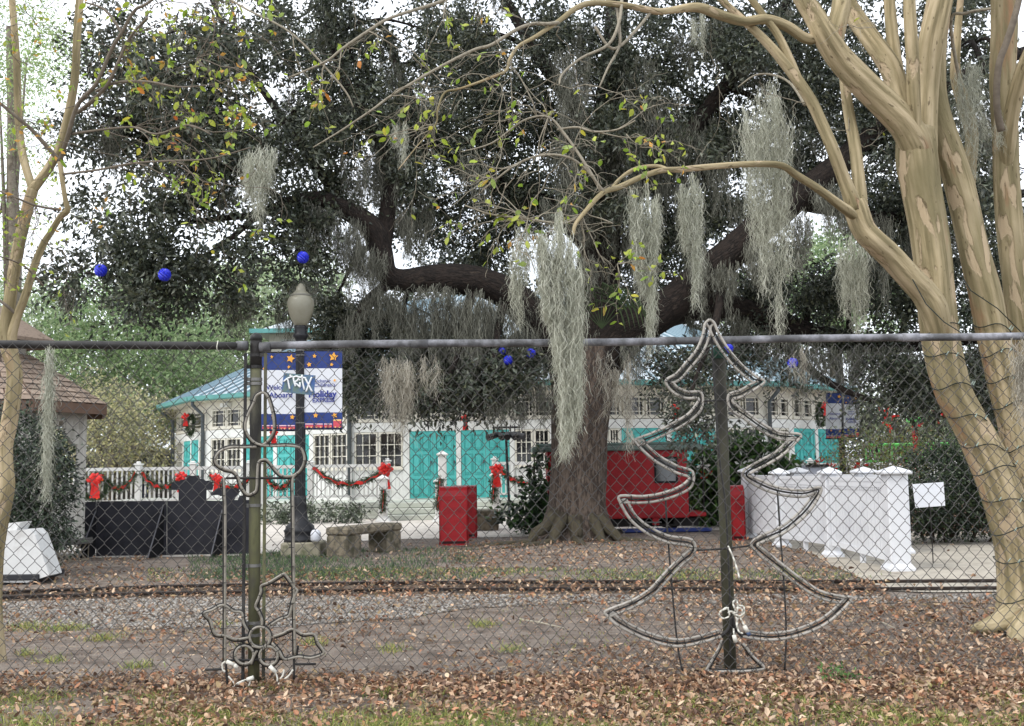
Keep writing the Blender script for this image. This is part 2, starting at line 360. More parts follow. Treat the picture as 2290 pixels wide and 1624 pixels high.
def litter(p, size, tilt=.55, cols=LITTER, z=.012, zr=.03):
    n = len(p); C = np.zeros((n, 3)); C[:, :2] = p; C[:, 2] = z + rng.random(n)*zr
    A = rng.normal(size=(n, 3)); A[:, 2] *= tilt; A = unit(A); up = np.array([0,0,1.]) + rng.normal(size=(n, 3))*tilt; s = unit(np.cross(up, A)); N_ = np.cross(A, s)
    Ln = size*rng.uniform(.4, 1.65, (n, 1)); Wd = Ln*rng.uniform(.4, .62, (n, 1)); cu = rng.uniform(-.28, .4, (n, 1)); fo = rng.uniform(.02, .3, (n, 1))
    V = np.stack([C, C+A*Ln*.35+s*Wd*.5+N_*Ln*fo, C+A*Ln*.72+s*Wd*.36+N_*Ln*(fo-cu*.3), C+A*Ln-N_*Ln*cu, C+A*Ln*.72-s*Wd*.36+N_*Ln*(fo-cu*.3), C+A*Ln*.35-s*Wd*.5+N_*Ln*fo, C+A*Ln*.5], 1)
    V[..., 2] = np.maximum(V[..., 2], .012 if z < .02 else 0)
    b = (np.arange(n)*7)[:, None]; F = np.concatenate([b+list(q) for q in ((0,1,6),(1,2,6),(2,3,6),(3,4,6),(4,5,6),(5,0,6))], 1).reshape(-1, 3)
    return V.reshape(-1, 3), F, np.repeat(palette(n, cols, .25), 7, 0)
def band(n, y0, y1, x0=-320, x1=2680):
    """points on the ground between two picture rows, even over the ground"""
    n = int(n*1.24) if x0 == -320 else n
    return scatter(n, gp((x0, y0), (x1, y0), (x1, y1), (x0, y1)))
def thin(p, fn): return p[rng.random(len(p)) < np.clip(fn(p), 0, 1)]
def nzf(p, s, o=0): return np.array([mnoise.noise((x*s, y*s, o)) for x, y in p])
lit = []
p = band(30000, 1530, 1680); p = thin(p, lambda p: np.maximum(.38, .66+.9*nzf(p, .9))+.28*np.clip((pxof(p)-900)/900, -.6, 1)-np.clip(5.55-p[:, 1], 0, .5)*.7); lit.append(litter(p, .031, .6, zr=.035))
p = band(13000, 1515, 1560); p = thin(p, lambda p: .75+.6*nzf(p, 1.2)); lit.append(litter(p, .032, zr=.04))
p = band(28000, 1395, 1520); p = thin(p, lambda p: .12+np.clip((pxof(p)-1180)/520, -.1, .85)*np.clip((8.7-p[:, 1])/1.3, .15, 1)+.55*nzf(p, .8)); lit.append(litter(p, .033))
p = band(19000, 1345, 1400); p = thin(p, lambda p: .12+np.clip((pxof(p)-1100)/900, 0, .6)+.35*nzf(p, .7)); lit.append(litter(p, .038))
p = band(16000, 1303, 1345); p = thin(p, lambda p: np.where(pxof(p) > 1960, .05, .55+.22*np.clip((pxof(p)-400)/500, -1, 1)+.5*nzf(p, .8))); lit.append(litter(p, .042))
p = band(26000, 1212, 1302, -60, 2000); p = thin(p, lambda p: np.where((pxof(p) > 330) & (pxof(p) < 1000) & (p[:, 1] > 13.4), .12, .62)+.5*nzf(p, .5)); p = p[~inpoly(p[:, 0], p[:, 1], walk)]; p = p[~inpoly(p[:, 0], p[:, 1], plaza)]; lit.append(litter(p, .045))
p = band(3500, 1150, 1200, 2030, 2500); lit.append(litter(p, .07))
p = scatter(60, plaza); lit.append(litter(p, .06)); p = scatter(90, walk); lit.append(litter(p, .05, z=.022))
p = band(26000, 1345, 1560); lit.append(litter(p, .013, cols=LITTER+[(74,60,52),(60,50,44),(190,182,170),(96,92,70)], zr=.008))
V, F, Cc = cat_geo(lit)
p = np.concatenate([band(2600, 1500, 1690), band(2600, 1345, 1500), band(1500, 1215, 1300, 0, 1950)]); p = p[~inpoly(p[:, 0], p[:, 1], plaza)]; n = len(p); th_ = rng.uniform(0, 6.28, n); ln_ = rng.uniform(.03, .13, (n, 1, 1)); u = np.linspace(-.5, .5, 4)[None, :, None]; dd = np.stack([np.cos(th_), np.sin(th_), rng.normal(size=n)*.12], 1)[:, None]
Pn = np.zeros((n, 4, 3)); Pn[..., :2] = p[:, None]; Pn[..., 2] = .03; Pn = Pn + dd*ln_*u; Pn[..., :2] += rng.normal(size=(n, 4, 2))*.006
Vt, Ft, Ct = ribbons(Pn, .006, [(110,92,76),(140,122,102),(82,68,58),(168,154,134)]); tag(npmesh('twig_litter', Vt, Ft, M_litter, col=Ct, kind='stuff'), 'scattered small broken twigs on the ground', 'twigs')
tag(npmesh('leaf_litter', V, F, M_litter, col=Cc, kind='stuff'), 'carpet of fallen brown leaves over the earth', 'leaves')
# grass
M_grass = mat('grass', vcol=True, rough=.7, transl=.3)
def grass(p, h, cols, lean=.5, wd=.006):
    n = len(p); A = np.zeros((n, 3)); A[:, 2] = 1; A[:, :2] = rng.normal(size=(n, 2))*lean; A = unit(A); hh = h*rng.uniform(.4, 1.3, (n, 1)); s = unit(rng.normal(size=(n, 3))*np.array([1,1,0]))
    C = np.zeros((n, 3)); C[:, :2] = p; bend = unit(rng.normal(size=(n, 3))*np.array([1,1,0]))*hh*.35
    V = np.stack([C-s*wd*.5, C+s*wd*.5, C+A*hh*.55+s*wd*.4, C+A*hh*.55-s*wd*.4, C+A*hh+bend-np.array([0,0,.15])*hh], 1); b = (np.arange(n)*5)[:, None]
    F = np.concatenate([b+[0,1,2], b+[0,2,3], b+[3,2,4]], 1).reshape(-1, 3); return V.reshape(-1, 3), F, np.repeat(palette(n, cols, .25), 5, 0)
GR = [(150,160,84),(170,170,98),(122,140,70),(184,176,116),(110,126,70)]; GD = [(72,96,66),(88,110,78),(62,84,60),(104,120,84)]
gs = []
p = band(70000, 1552, 1700); p = thin(p, lambda p: .34+1.5*(nzf(p, 1.6, 3)-.05)+np.clip((5.7-p[:, 1])*.8, -.2, .5)); gs.append(grass(p, .062, GR, .55, .005))
for cx, cy, r, k in ((1380,1560,.12,160),(310,1492,.1,90),(600,1545,.1,120),(860,1555,.1,100),(2080,1550,.12,140),(230,1430,.13,150),(60,1405,.2,260),(150,1408,.16,200),(500,1400,.1,80),(700,1440,.12,90),(560,1450,.1,60),(1750,1555,.1,90),(1080,1400,.15,120),(1140,1455,.1,70),(880,1455,.12,90),(120,1480,.1,70),(60,1465,.08,60)):
    q = np.array(G(cx, cy)[:2]) + rng.normal(size=(k, 2))*r*.55; gs.append(grass(q, .07, GR, .6))
p = band(26000, 1228, 1298, 420, 1080); p = thin(p, lambda p: .75*np.clip((1120-pxof(p))/500, 0, 1)*np.clip((pxof(p)-380)/120, 0, 1)+.9*nzf(p, .8, 2)); p = p[~inpoly(p[:, 0], p[:, 1], plaza)]; gs.append(grass(p, .075, GD, .5, .009))
p = band(26000, 1272, 1300, 330, 1950); p = thin(p, lambda p: .5+1.0*nzf(p, .7, 6)-np.clip((pxof(p)-1500)/700, 0, .6)); gs.append(grass(p, .05, GR+GD, .5, .009))
p = band(3000, 1215, 1300, 0, 2000); p = thin(p, lambda p: .5+1.6*nzf(p, .9, 8)-.4); p = p[~inpoly(p[:, 0], p[:, 1], plaza)]; gs.append(grass(p, .05, GR+GD, .5, .009))
p = band(5000, 1350, 1515); p = thin(p, lambda p: .9*nzf(p, 1.1, 12)-.05); gs.append(grass(p, .04, GR))
V, F, Cc = cat_geo(gs); tag(npmesh('grass', V, F, M_grass, col=Cc, kind='stuff'), 'thin patchy grass among the fallen leaves', 'grass')
# fallen stick
mb = MB(); mb.tube([G(1925,1392)+Vector((0,0,.02)), G(1970,1399)+Vector((0,0,.03)), G(2000,1410)+Vector((0,0,.02))], [.006,.005,.003], 5); tag(mb.build('fallen_twig', mat('twig_pale', (176,168,150)), smooth=True), 'pale bare twig lying on the leaves below the light-up tree', 'twig')
mb = MB(); a = [(1950,1325),(2010,1345),(2060,1352)]
for q in ([(1160,1391),(1210,1400),(1262,1412)], [(1204,1398),(1218,1385)]): mb.tube([G(*c)+Vector((0,0,.025)) for c in q], [.007,.006,.003][:len(q)], 5)
tag(mb.build('fallen_branch', MATS['twig_pale'], smooth=True), 'forked pale branch lying on the bare earth behind the fence', 'branch')
# weed
def plantlet(name, x, y, d_, k, h, label, cols=((84,120,66),(104,140,80),(70,100,56))):
    o = np.repeat(np.array(G(x, y))[None], k, 0) + rng.normal(size=(k, 3))*np.array([.05,.05,0]); D = rng.normal(size=(k, 3)); D[:, 2] = np.abs(D[:, 2])+.5
    V, F, C_ = sprays(o, D, 9, h, .025, .035, .012, cols, droop=.2); t = thing(name, G(x, y), label, 'weed'); npmesh('leaves', V, F, M_grass, t, C_, kind='stuff')
    mb = MB(); g_ = G(x, y)
    for i in range(4): mb.tube([g_+Vector((0,0,-.01)), g_+Vector((rng.uniform(-.04,.04), rng.uniform(-.04,.04), h*.6))], .003, 4)
    mb.build('stem', M_grass if False else mat('weed_stem', (90,110,66)), t)
plantlet('weed', 1878, 1532, 0, 14, .13, 'leafy green weed growing out of the brown leaves in front of the fence')
plantlet('weed', 2158, 1276, 0, 10, .1, 'small green weed at the foot of the white ramp railing') if False else None

# ================================================================== RAILWAY TRACK
M_rail = mat('rail_steel', (52,45,42), (72,63,58), (40,35,34), scale=8, rough=.6, metal=.35, bump=.15)
M_tie = mat('sleeper_wood', (84,70,58), (110,96,82), scale=9, rough=.9, bump=.4, stretch=(1,6,6))
trk = thing('railway_track', G(1200, 1310), 'narrow gauge railway track of two rusty rails running past the oak', 'railway track')
RN = [(-500,1372),(0,1338),(200,1332),(400,1327),(800,1321),(1200,1318),(1600,1318),(2000,1318),(2900,1310)]; RF = [(-500,1358),(0,1326),(200,1318),(400,1311),(800,1305),(1200,1302),(1600,1301),(2000,1301),(2900,1294)]
cl = []
for pts in (RN, RF):
    sp = [G(q[0], q[1]+5) for q in spline(pts, 6)]; prof = [(-.035,-.02),(.035,-.02),(.035,-.012),(.008,-.006),(.008,.025),(.019,.029),(.019,.043),(-.019,.043),(-.019,.029),(-.008,.025),(-.008,-.006),(-.035,-.012)]
    mb = MB(); n = len(prof); vs = []
    for i, c in enumerate(sp):
        t = (sp[min(i+1, len(sp)-1)]-sp[max(i-1, 0)]).normalized(); s = Vector((-t.y, t.x, 0)); vs += [c + s*a + Vector((0,0,b)) for a, b in prof]
    mb.add(vs, [(i*n+k, i*n+(k+1)%n, (i+1)*n+(k+1)%n, (i+1)*n+k) for i in range(len(sp)-1) for k in range(n)]); mb.build('rail', M_rail, trk); cl.append(sp)
mb = MB(); mb.bbox(-.09, .09, -.5, .5, -.05, .008, .004); tm = mb.mesh('sleeper', M_tie)
for i in range(0, len(cl[0])-1):
    for f in (.0, .33, .66):
        a = cl[0][i].lerp(cl[0][i+1], f); b = cl[1][i].lerp(cl[1][i+1], f)
        if abs(a.x) > 9 or CX + a.x/a.y*FPX > 1930: continue
        o = link('sleeper', tm, trk); o.location = (a+b)/2 + Vector((rng.uniform(-.05, .05), 0, 0)); o.rotation_euler.z = rng.uniform(-.05, .05)
# ================================================================== CHAIN LINK FENCE
FX = [(-660, 5.79), (570, 6.37), (1628, 6.47), (3000, 6.47)]
def fd(x): return float(np.interp(x, [q[0] for q in FX], [q[1] for q in FX]))
FTOP = 2.0
M_wire = mat('chain_link_wire', (66,64,62), (88,86,84), (48,47,46), scale=9, rough=.55, metal=.3)
M_pipe = mat('weathered_pipe', (54,52,52), (92,92,94), (150,150,156), (70,68,66), scale=5, detail=8, rough=.55, bump=.15, bscale=40, pos=[.3,.48,.62,.75])
M_pipd = mat('black_pipe', (34,33,33), (58,56,54), (90,88,86), scale=5, detail=8, rough=.5, bump=.15, bscale=40, pos=[.35,.6,.78])
M_algae = mat('algae_post', (62,60,52), (100,100,72), (82,80,68), (46,44,41), scale=5, detail=8, rough=.8, bump=.2, bscale=30, stretch=(1,1,.35))
M_band = mat('galvanised_band', (104,104,102), (134,132,128), scale=10, rough=.5, metal=.5)
fence = thing('chain_link_fence', P(570, 1520, 6.37).xy.to_3d(), 'tall black chain link fence with weathered pipe rail across the whole view', 'fence')
def FP(x, z, off=0): q = P(x, 1045, fd(x)); return Vector((q.x, q.y+off, z))
# zigzag wires, one shared mesh
A_ = .0368; T_ = .088; mb = MB(); pts = []; k = 0; z = .02
while z < FTOP+.02:
    sgn = 1 if k % 2 else -1; e = .006
    pts += [Vector((sgn*A_*.5, .003*sgn, z-e*.6)), Vector((sgn*A_*.5, -.003*sgn, z+e*.6))]; z += T_/2; k += 1
mb.tube(pts, .0019, 4); wm = mb.mesh('wire', M_wire)
pts2 = pts[:]; mb = MB(); mb.tube([p for p in pts if p.z < FTOP-.02], .0019, 4); wm2 = mb.mesh('wire', M_wire)
def wires(xa, xb, meshw):
    a, b = FP(xa, 0), FP(xb, 0); n = int((b-a).length/A_); ang = math.atan2(b.y-a.y, b.x-a.x)
    for i in range(n):
        c = a.lerp(b, (i+.5)/n); o = link('wire', meshw, fence); o.location = c + Vector((0, -.02+.01*mnoise.noise((i*.07, 0, 0)), .004*mnoise.noise((i*.11, 3, 0))))
        o.rotation_euler = (rng.uniform(-.002, .002), .004*mnoise.noise((i*.05, 7, 0)), ang + (math.pi if i % 2 else 0))
wires(-650, 549, wm); wires(594, 2990, wm2)
mb = MB(); mb.tube([FP(x, FTOP-.005) for x in (-655, -200, 200, 400, 545)], .024, 12); mb.build('top_rail', M_pipd, fence, True)
mb = MB(); q = [FP(x, FTOP+.0-.004) for x in np.linspace(588, 2995, 13)]
for i, v in enumerate(q): v.z += .004*math.sin(i*1.3)
mb.tube(q, .023, 12); mb.build('top_rail', M_pipe, fence, True)
for x in (940, 1500, 2050):
    a = FP(x, FTOP-.004); mb = MB(); mb.tube([a-Vector((.05,0,0)), a+Vector((.05,0,0))], .026, 12); mb.build('rail_sleeve', M_pipe, fence, True)
def post(x, d_, top, r, m, nm='post'):
    b = P(x, 1045, d_); mb = MB(); mb.tube([Vector((b.x, b.y, -.2)), Vector((b.x, b.y, top*.5)), Vector((b.x, b.y, top))], r, 16); return mb.build(nm, m, fence, True), b
lp, lb = post(570.5, 6.39, FTOP-.02, .034, M_algae)
mb = MB(); mb.lathe([(.0355,-.16),(.0355,0),(.034,.012),(.037,.014),(.037,.03),(.03,.045),(.015,.055),(.002,.058)], (lb.x, lb.y, FTOP+.02), 16); mb.build('post_cap', M_pipd, fence, True)
rp_, rb = post(1617, 6.53, FTOP-.06, .037, mat('dark_algae_post', (46,45,41), (76,75,60), (62,60,52), (38,37,35), scale=5, detail=8, rough=.8, bump=.2, bscale=30, stretch=(1,1,.35)))
mb = MB(); mb.lathe([(.04,-.06),(.04,0),(.036,.004)], (rb.x, rb.y, FTOP-.05), 16); mb.build('post_cap', mat('green_cap', (52,84,72)), fence, True)
post(-480, fd(-480)+.06, FTOP-.03, .034, M_algae); post(2690, fd(2690)+.06, FTOP-.03, .034, M_algae)
for x, dz in ((548, .02), (593, .02)):
    a = FP(x, .02, -.012); mb = MB(); mb.box(-.009, .009, -.004, .004, 0, FTOP-.05-.02, Matrix.Translation(a)); mb.build('tension_bar', M_pipd if x < 570 else M_algae, fence)
for z in (FTOP-.06, FTOP-.13, FTOP-.205, FTOP-.23, 1.05, .70, .37, .30):
    mb = MB(); mb.tube([Vector((lb.x, lb.y, z-.009)), Vector((lb.x, lb.y, z+.009))], .0385, 16); mb.box(-.065 if z < 1.9 else .03, -.03 if z < 1.9 else .065, -.03, -.022, -.011, .011, Matrix.Translation((lb.x, lb.y, z))); mb.build('tension_band', M_band if z < 1.86 else M_pipd, fence)
for x, z in ((540, FTOP-.005), (592, FTOP-.012)):
    a = FP(x, z); mb = MB(); mb.tube([a-Vector((.035,0,0)), a+Vector((.03,0,0))], .029, 12); mb.build('rail_end_cup', M_pipe, fence, True)
# a white tie round the left rail
mb = MB(); a = FP(485, FTOP-.005); mb.tube([a+Vector((.002*math.sin(t*3), .028*math.cos(t), .03*math.sin(t)-.003)) for t in np.linspace(0, 6.2, 14)], .003, 5, close=True); mb.build('cable_tie', mat('white_tie', (206,204,190)), fence)

# ---- light-up tree on the fence
M_rope = mat('rope_light_tube', (152,147,138), (170,164,155), (128,123,115), scale=14, rough=.35, spec=.5)
M_ropeg = mat('rope_light_tube_grey', (116,111,101), (140,134,123), (92,87,79), scale=14, rough=.35, spec=.5)
M_frame = mat('black_frame', (38,37,37), (56,54,52), scale=12, rough=.5)
M_tie2 = mat('black_tie', (24,24,24), rough=.5); M_cord = mat('white_cord', (224,222,212), (200,196,184), scale=10, rough=.5)
zA = lambda x, y: (1331.9+.26437*x, 696.2+.26437*y); zB = lambda x, y: (1331.9+.26437*x, 1089.7+.26437*y)
TL = [zA(*q) for q in ((962,70),(922,110),(905,200),(850,330),(750,450),(680,530),(598,578),(605,630),(660,690),(760,735),(865,738),(850,785),(780,870),(640,955),(480,1030),(335,1085),(345,1120),(400,1180),(520,1280),(680,1365),(785,1400),(775,1435),(700,1490),(560,1540),(400,1565),(208,1562))] + \
     [zB(*q) for q in ((208,130),(290,270),(420,380),(600,465),(795,498),(790,535),(700,610),(580,730),(460,860),(300,960),(88,1045),(100,1090),(160,1150),(320,1240),(500,1310),(700,1345),(900,1310),(1060,1262))]
TR = [zA(*q) for q in ((962,70),(1000,100),(1040,190),(1120,320),(1230,450),(1350,550),(1428,595),(1345,660),(1240,722),(1160,748),(1175,785),(1280,860),(1420,960),(1560,1025),(1730,1042),(1690,1110),(1560,1230),(1400,1320),(1295,1382),(1370,1420),(1540,1490),(1750,1515),(1905,1492))] + \
     [zB(*q) for q in ((1850,140),(1760,250),(1600,380),(1430,455),(1368,485),(1420,530),(1560,640),(1740,780),(1900,880),(2080,925),(2165,940),(2040,1080),(1880,1190),(1650,1270),(1440,1290),(1240,1262))]
BASE = [zB(*q) for q in ((1062,1290),(1040,1360),(950,1520),(958,1552),(1200,1558),(1400,1540),(1412,1510),(1320,1420),(1245,1320))]
def path3(pts, off, per=4): return [P(q[0], q[1], fd(q[0])-off) for q in spline(pts, per)]
def inset(pts, sgn, w_):
    r = []
    for i, q in enumerate(pts):
        a = np.array(pts[max(i-1, 0)]); b = np.array(pts[min(i+1, len(pts)-1)]); t = (b-a)/max(np.linalg.norm(b-a), 1e-6); r.append(tuple(np.array(q)+np.array((-t[1], t[0]))*sgn*w_))
    return r
xt = thing('light_up_tree', P(1625, 1500, 6.43).xy.to_3d(), 'Christmas tree outline of pale rope light on a black frame tied to the fence', 'light display')
def ropes(th, pts, sgn, rope, double=True, closed=False, tier=14.5):
    mb = MB(); mb.tube(path3(pts, .062), .0088 if double else .0076, 8); mb.build('rope_light', rope, th, True)
    if double:
        ip = inset(pts, sgn, tier); mb = MB(); mb.tube(path3(ip, .052), .0082, 8); mb.build('rope_light', rope, th, True)
    c = inset(pts, sgn, 7 if double else 4); q = path3(c, .045); mb = MB(); mb.tube(q, .0055, 6); mb.build('frame', M_frame, th, True)
    acc = 0; q2 = path3(c, .058)
    mbt = MB(); mbt.tube([Vector((0,0,0))], .01) if False else None
    for i in range(1, len(q2)-1):
        acc += (q2[i]-q2[i-1]).length
        if acc > .085:
            acc = 0; t = (q2[i+1]-q2[i-1]).normalized(); s = Vector((0,1,0)).cross(t).normalized(); h = (.026 if double else .016); mb = MB()
            mb.tube([q2[i]-s*h+Vector((0,.006,0)), q2[i]-s*h*.8-Vector((0,.018,0)), q2[i]+s*h*.8-Vector((0,.018,0)), q2[i]+s*h+Vector((0,.006,0))], .0022, 4); mb.build('cable_tie', M_tie2, th)
ropes(xt, TL, -1, M_rope); ropes(xt, TR, 1, M_rope); ropes(xt, BASE, -1, M_rope, False)
mb = MB(); mb.tube([P(1325.5+90, 985, 6.4) if False else P(*zA(372,1120), fd(1430)-.06), P(*zA(350,1085), fd(1430)-.06), P(*zA(318,1085), fd(1430)-.06), P(*zA(308,1110), fd(1430)-.06), P(*zA(335,1130), fd(1430)-.06)], .009, 7); mb.build('rope_end', M_rope, xt, True)
for pts in ([zA(590,1560), zB(600,300), zB(640,800), zB(690,1330), zB(735,1560)], [zA(1535,1520), zB(1560,400), zB(1590,800), zB(1610,1250), zB(1595,1550)], [zA(870,762), zA(1150,750)], [zB(800,535), zB(1080,520), zB(1370,485)], [zA(972,100), zA(985,330), zA(1040,1200), zB(1100,200), zB(1140,1100)], [zB(1130,1190), zB(1140,1450)]):
    mb = MB(); mb.tube(path3(pts, .04), .0055, 6); mb.build('frame_rod', M_frame, xt, True)
for s_ in ((1130,1190,1060,1262), (1180,1190,1250,1265)):
    mb = MB(); mb.tube(path3([zB(1150,1100), zB(s_[0], s_[1]), zB(s_[2], s_[3])], .055), .012, 8); mb.build('rope_end', M_frame, xt, True)
# cord bundle on the tree
cb = thing('cord_bundle', P(*zB(1200,1100), 6.36), 'bundle of white power cord looped and tied at the foot of the light-up tree', 'cord')
for q in ([(1120,1020),(1060,1045),(1045,1080),(1080,1110),(1130,1085),(1110,1020),(1080,1030)], [(1180,1040),(1160,980),(1180,955),(1200,990),(1190,1060),(1150,1050),(1120,1060)], [(1200,1000),(1250,1010),(1250,1070),(1210,1095),(1190,1150),(1210,1220),(1240,1235)], [(1190,1020),(1235,1030),(1235,1080),(1215,1090),(1170,1070),(1140,1050)],
          [(1215,1090),(1240,1140),(1265,1190)], [(1125,1050),(1160,1060),(1190,1110),(1195,1170)], [(1120,500),(1160,590),(1190,680),(1215,770)], [(1165,1200),(1170,1260),(1180,1290)]):
    mb = MB(); mb.tube([P(*zB(*c), 6.35+.015*math.sin(i*2.1)) for i, c in enumerate(spline(q, 5))] if False else [P(*zB(c[0], c[1]), 6.35+.012*math.sin(i*1.7)) for i, c in enumerate(spline(q, 5))], .0052, 6); mb.build('cord', M_cord, cb, True)
for a, b, m in (((1255,1170),(1285,1225),M_cord), ((1283,1222),(1300,1255),mat('blue_plug', (70,84,110))), ((1168,1250),(1182,1310),M_cord)):
    mb = MB(); mb.tube([P(*zB(*a), 6.345), P(*zB(*b), 6.345)], .012, 8); mb.build('plug', m, cb, True)
# ---- light-up candle ornament
zC = lambda x, y: (454.05+.18639*x, 847.6+.18639*y); zD = lambda x, y: (454.05+.20508*x, 1241.1+.20508*y)
cn = thing('light_up_candle', P(580, 1525, 6.3).xy.to_3d(), 'candle and holly shape of grey rope light tied to the fence post', 'light display')
FL = [zC(*q) for q in ((715,160),(640,200),(600,300),(540,420),(505,560),(530,660),(600,750),(690,790),(750,770),(820,690),(850,590),(840,440),(800,280),(760,190),(715,160))]
CV = [zC(*q) for q in ((640,815),(480,820),(330,820),(200,870),(145,960),(170,1030),(260,1085),(360,1110),(420,1180),(460,1300),(530,1385),(600,1370),(640,1320),(650,1150),(660,1020),(690,975),(760,970),(820,1030),(880,1110),(960,1165),(1080,1160),(1170,1090),(1215,980),(1200,880),(1150,820),(1000,800),(850,805),(690,795))]
SL = [zC(250,1190), zC(258,1400), zC(266,1624), zD(240,300), zD(240,800), zD(240,1165)]; SR = [zC(1110,1150), zC(1075,1200), zC(1075,1400), zC(1080,1624), zD(990,300), zD(995,700), zD(1000,1090)]
L1 = [zD(*q) for q in ((640,770),(640,700),(600,610),(570,560),(600,480),(630,400),(635,335),(720,300),(860,215),(900,220),(1000,360),(1025,390),(985,480),(960,590),(930,670),(840,700),(720,775))]
L2 = [zD(*q) for q in ((490,830),(440,740),(420,630),(330,615),(215,545),(100,600),(10,640),(80,720),(130,860),(240,880),(350,920),(500,900))]
L3 = [zD(*q) for q in ((770,890),(880,850),(960,810),(1010,820),(1090,865),(1210,865),(1250,960),(1315,1050),(1290,1090),(1170,1125),(1030,1110),(890,1140),(830,1050),(750,960))]
for pts in (FL, CV, SL, SR, L1, L2, L3): ropes(cn, pts, 1, M_ropeg, False)
for cx, cy, r in ((620,895,112), (450,1090,100), (715,1100,100)):
    ropes(cn, [zD(cx+r*math.cos(t), cy+r*math.sin(t)) for t in np.linspace(0, 2*math.pi, 13)], -1, M_ropeg, False)
ropes(cn, [zD(*q) for q in ((530,990),(620,1010),(700,995),(765,1010))], -1, M_ropeg, False); ropes(cn, [zD(*q) for q in ((590,1040),(560,1090),(520,1190))], -1, M_ropeg, False)
for pts in ([zC(270,1190), zC(1040,1190)], [zD(250,1150), zD(880,1135)], [zD(20,1250), zD(230,1245)], [zD(1000,1192), zD(1230,1188)], [zD(245,1165), zD(268,1460)], [zD(990,1090), zD(992,1355)], [zD(1035,990), zD(1020,1090)]):
    mb = MB(); mb.tube(path3(pts, .045), .007, 6); mb.build('frame_rod', M_frame, cn, True)
cc = thing('power_cord', P(590, 1530, 6.25).xy.to_3d(), 'white power cord lying at the foot of the light-up candle', 'cord')
for q in ([(740,1220),(790,1290),(810,1360),(780,1430),(720,1460),(620,1440),(550,1470),(560,1490),(640,1475),(740,1455),(800,1420)], [(980,1250),(930,1320),(850,1380),(800,1430)], [(530,1340),(430,1380),(340,1440),(280,1485)], [(540,1350),(440,1370),(360,1410),(300,1480)], [(510,1370),(500,1420),(450,1430),(400,1410)], [(245,1160),(210,1190),(215,1250),(240,1270)], [(275,1320),(340,1400),(385,1455)], [(880,1250),(870,1310),(840,1350)]):
    mb = MB(); mb.tube([P(*zD(c[0], c[1]), 6.27) for c in spline(q, 5)], .005, 6); mb.build('cord', M_cord, cc, True)
for a, b in (((725,1210),(790,1280)), ((255,1160),(340,1200)), ((340,1195),(370,1235)), ((480,1360),(550,1335))):
    mb = MB(); mb.tube([P(*zD(*a), 6.265), P(*zD(*b), 6.265)], .012, 8); mb.build('plug', M_cord, cc, True)
# ---- painted plate on the fence
zT = lambda x, y: (363.24+.18636*x, 726.5+.18636*y)
tp = thing('painted_plate', P(667, 880, 6.3), 'small blue plate with hand-painted white letters fixed to the fence', 'sign')
pl = [P(*zT(*q), 6.34) for q in ((1455,578),(1835,608),(1815,848),(1425,805))]
mb = MB(); mb.prism(pl, (0, .004, 0)); mb.build('plate', mat('painted_blue', (52,84,148), (66,96,150), (98,118,108), (60,80,120), scale=7, detail=4, rough=.45, ndist=.6), tp)
M_lett = mat('white_paint', (226,228,230), rough=.6)
for st in ([(1452,682),(1500,645),(1562,618)], [(1498,640),(1512,700),(1526,775)], [(1570,640),(1580,690),(1596,738)], [(1562,636),(1605,618),(1632,632),(1622,665),(1585,690),(1620,720),(1652,752)], [(1648,690),(1652,745)], [(1622,628),(1670,632),(1722,640)], [(1672,600),(1682,690),(1702,780)], [(1716,648),(1752,720),(1796,803)], [(1790,628),(1755,715),(1722,805)], [(1645,655),(1648,668)], [(1532,600),(1536,622)]):
    mb = MB(); sp = [P(*zT(*q[:2]), 6.337) for q in spline(st, 3)]; mb.tube(sp, .0052, 6); mb.build('letter_stroke', M_lett, tp, True)
for q in ((1475,598),(1818,628),(1800,830),(1440,795)):
    mb = MB(); c = P(*zT(*q), 6.338); mb.tube([c, c+Vector((0,-.004,0))], .005, 8); mb.build('bolt', M_band, tp)
# ================================================================== WHITE PAVILION
M_white = mat('white_paintwork', (216,216,212), (224,224,221), (202,201,196), scale=3, rough=.55, bump=.05)
M_cream = mat('cream_paintwork', (212,206,192), (222,217,204), (198,192,178), scale=3, rough=.6, bump=.05)
M_teal = mat('teal_paintwork', (76,172,168), (86,182,178), (68,160,157), scale=2.5, rough=.5, bump=.05)
M_roof = mat('blue_metal_roof', (184,194,200), (200,209,214), (166,178,186), scale=1.5, rough=.4, metal=.2)
M_gut = mat('teal_gutter', (92,150,148), (104,162,158), scale=3, rough=.45)
M_down = mat('grey_downspout', (78,84,90), (92,98,102), scale=4, rough=.5)
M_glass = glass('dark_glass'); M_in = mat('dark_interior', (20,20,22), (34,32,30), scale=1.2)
M_step = mat('painted_step', (186,190,178), (200,203,193), scale=4, rough=.7)
WV = [(-13.2,43.0), (XA(393,37.0),37.0), (XA(460,33.2),33.2), (XA(785,29.6),29.6), (XA(1270,28.9),28.9), (XA(1718,30.8),30.8), (XA(1885,34.0),34.0), (11.5,41.5)]
WV = [Vector((a, b, 0)) for a, b in WV]; ZD, ZE = .43, 3.5
pav = thing('pavilion', (WV[4].x, WV[4].y, 0), 'white many-sided pavilion with teal doors and a blue metal roof', 'building')
def fac(i):
    a, b = WV[i], WV[i+1]; t = (b-a).normalized(); n = Vector((-t.y, t.x, 0)); Mx = Matrix((t, n, Vector((0,0,1)))).transposed().to_4x4(); Mx.translation = a
    return Mx, (b-a).length
def ft(i, px):     # picture column to distance along a facet
    a, b = WV[i], WV[i+1]; v = ray(px, 1045); t = b-a; k = Vector((v.x, v.y))
    den = t.x*k.y - t.y*k.x; return ((a.y*k.x - a.x*k.y)/den) * t.length
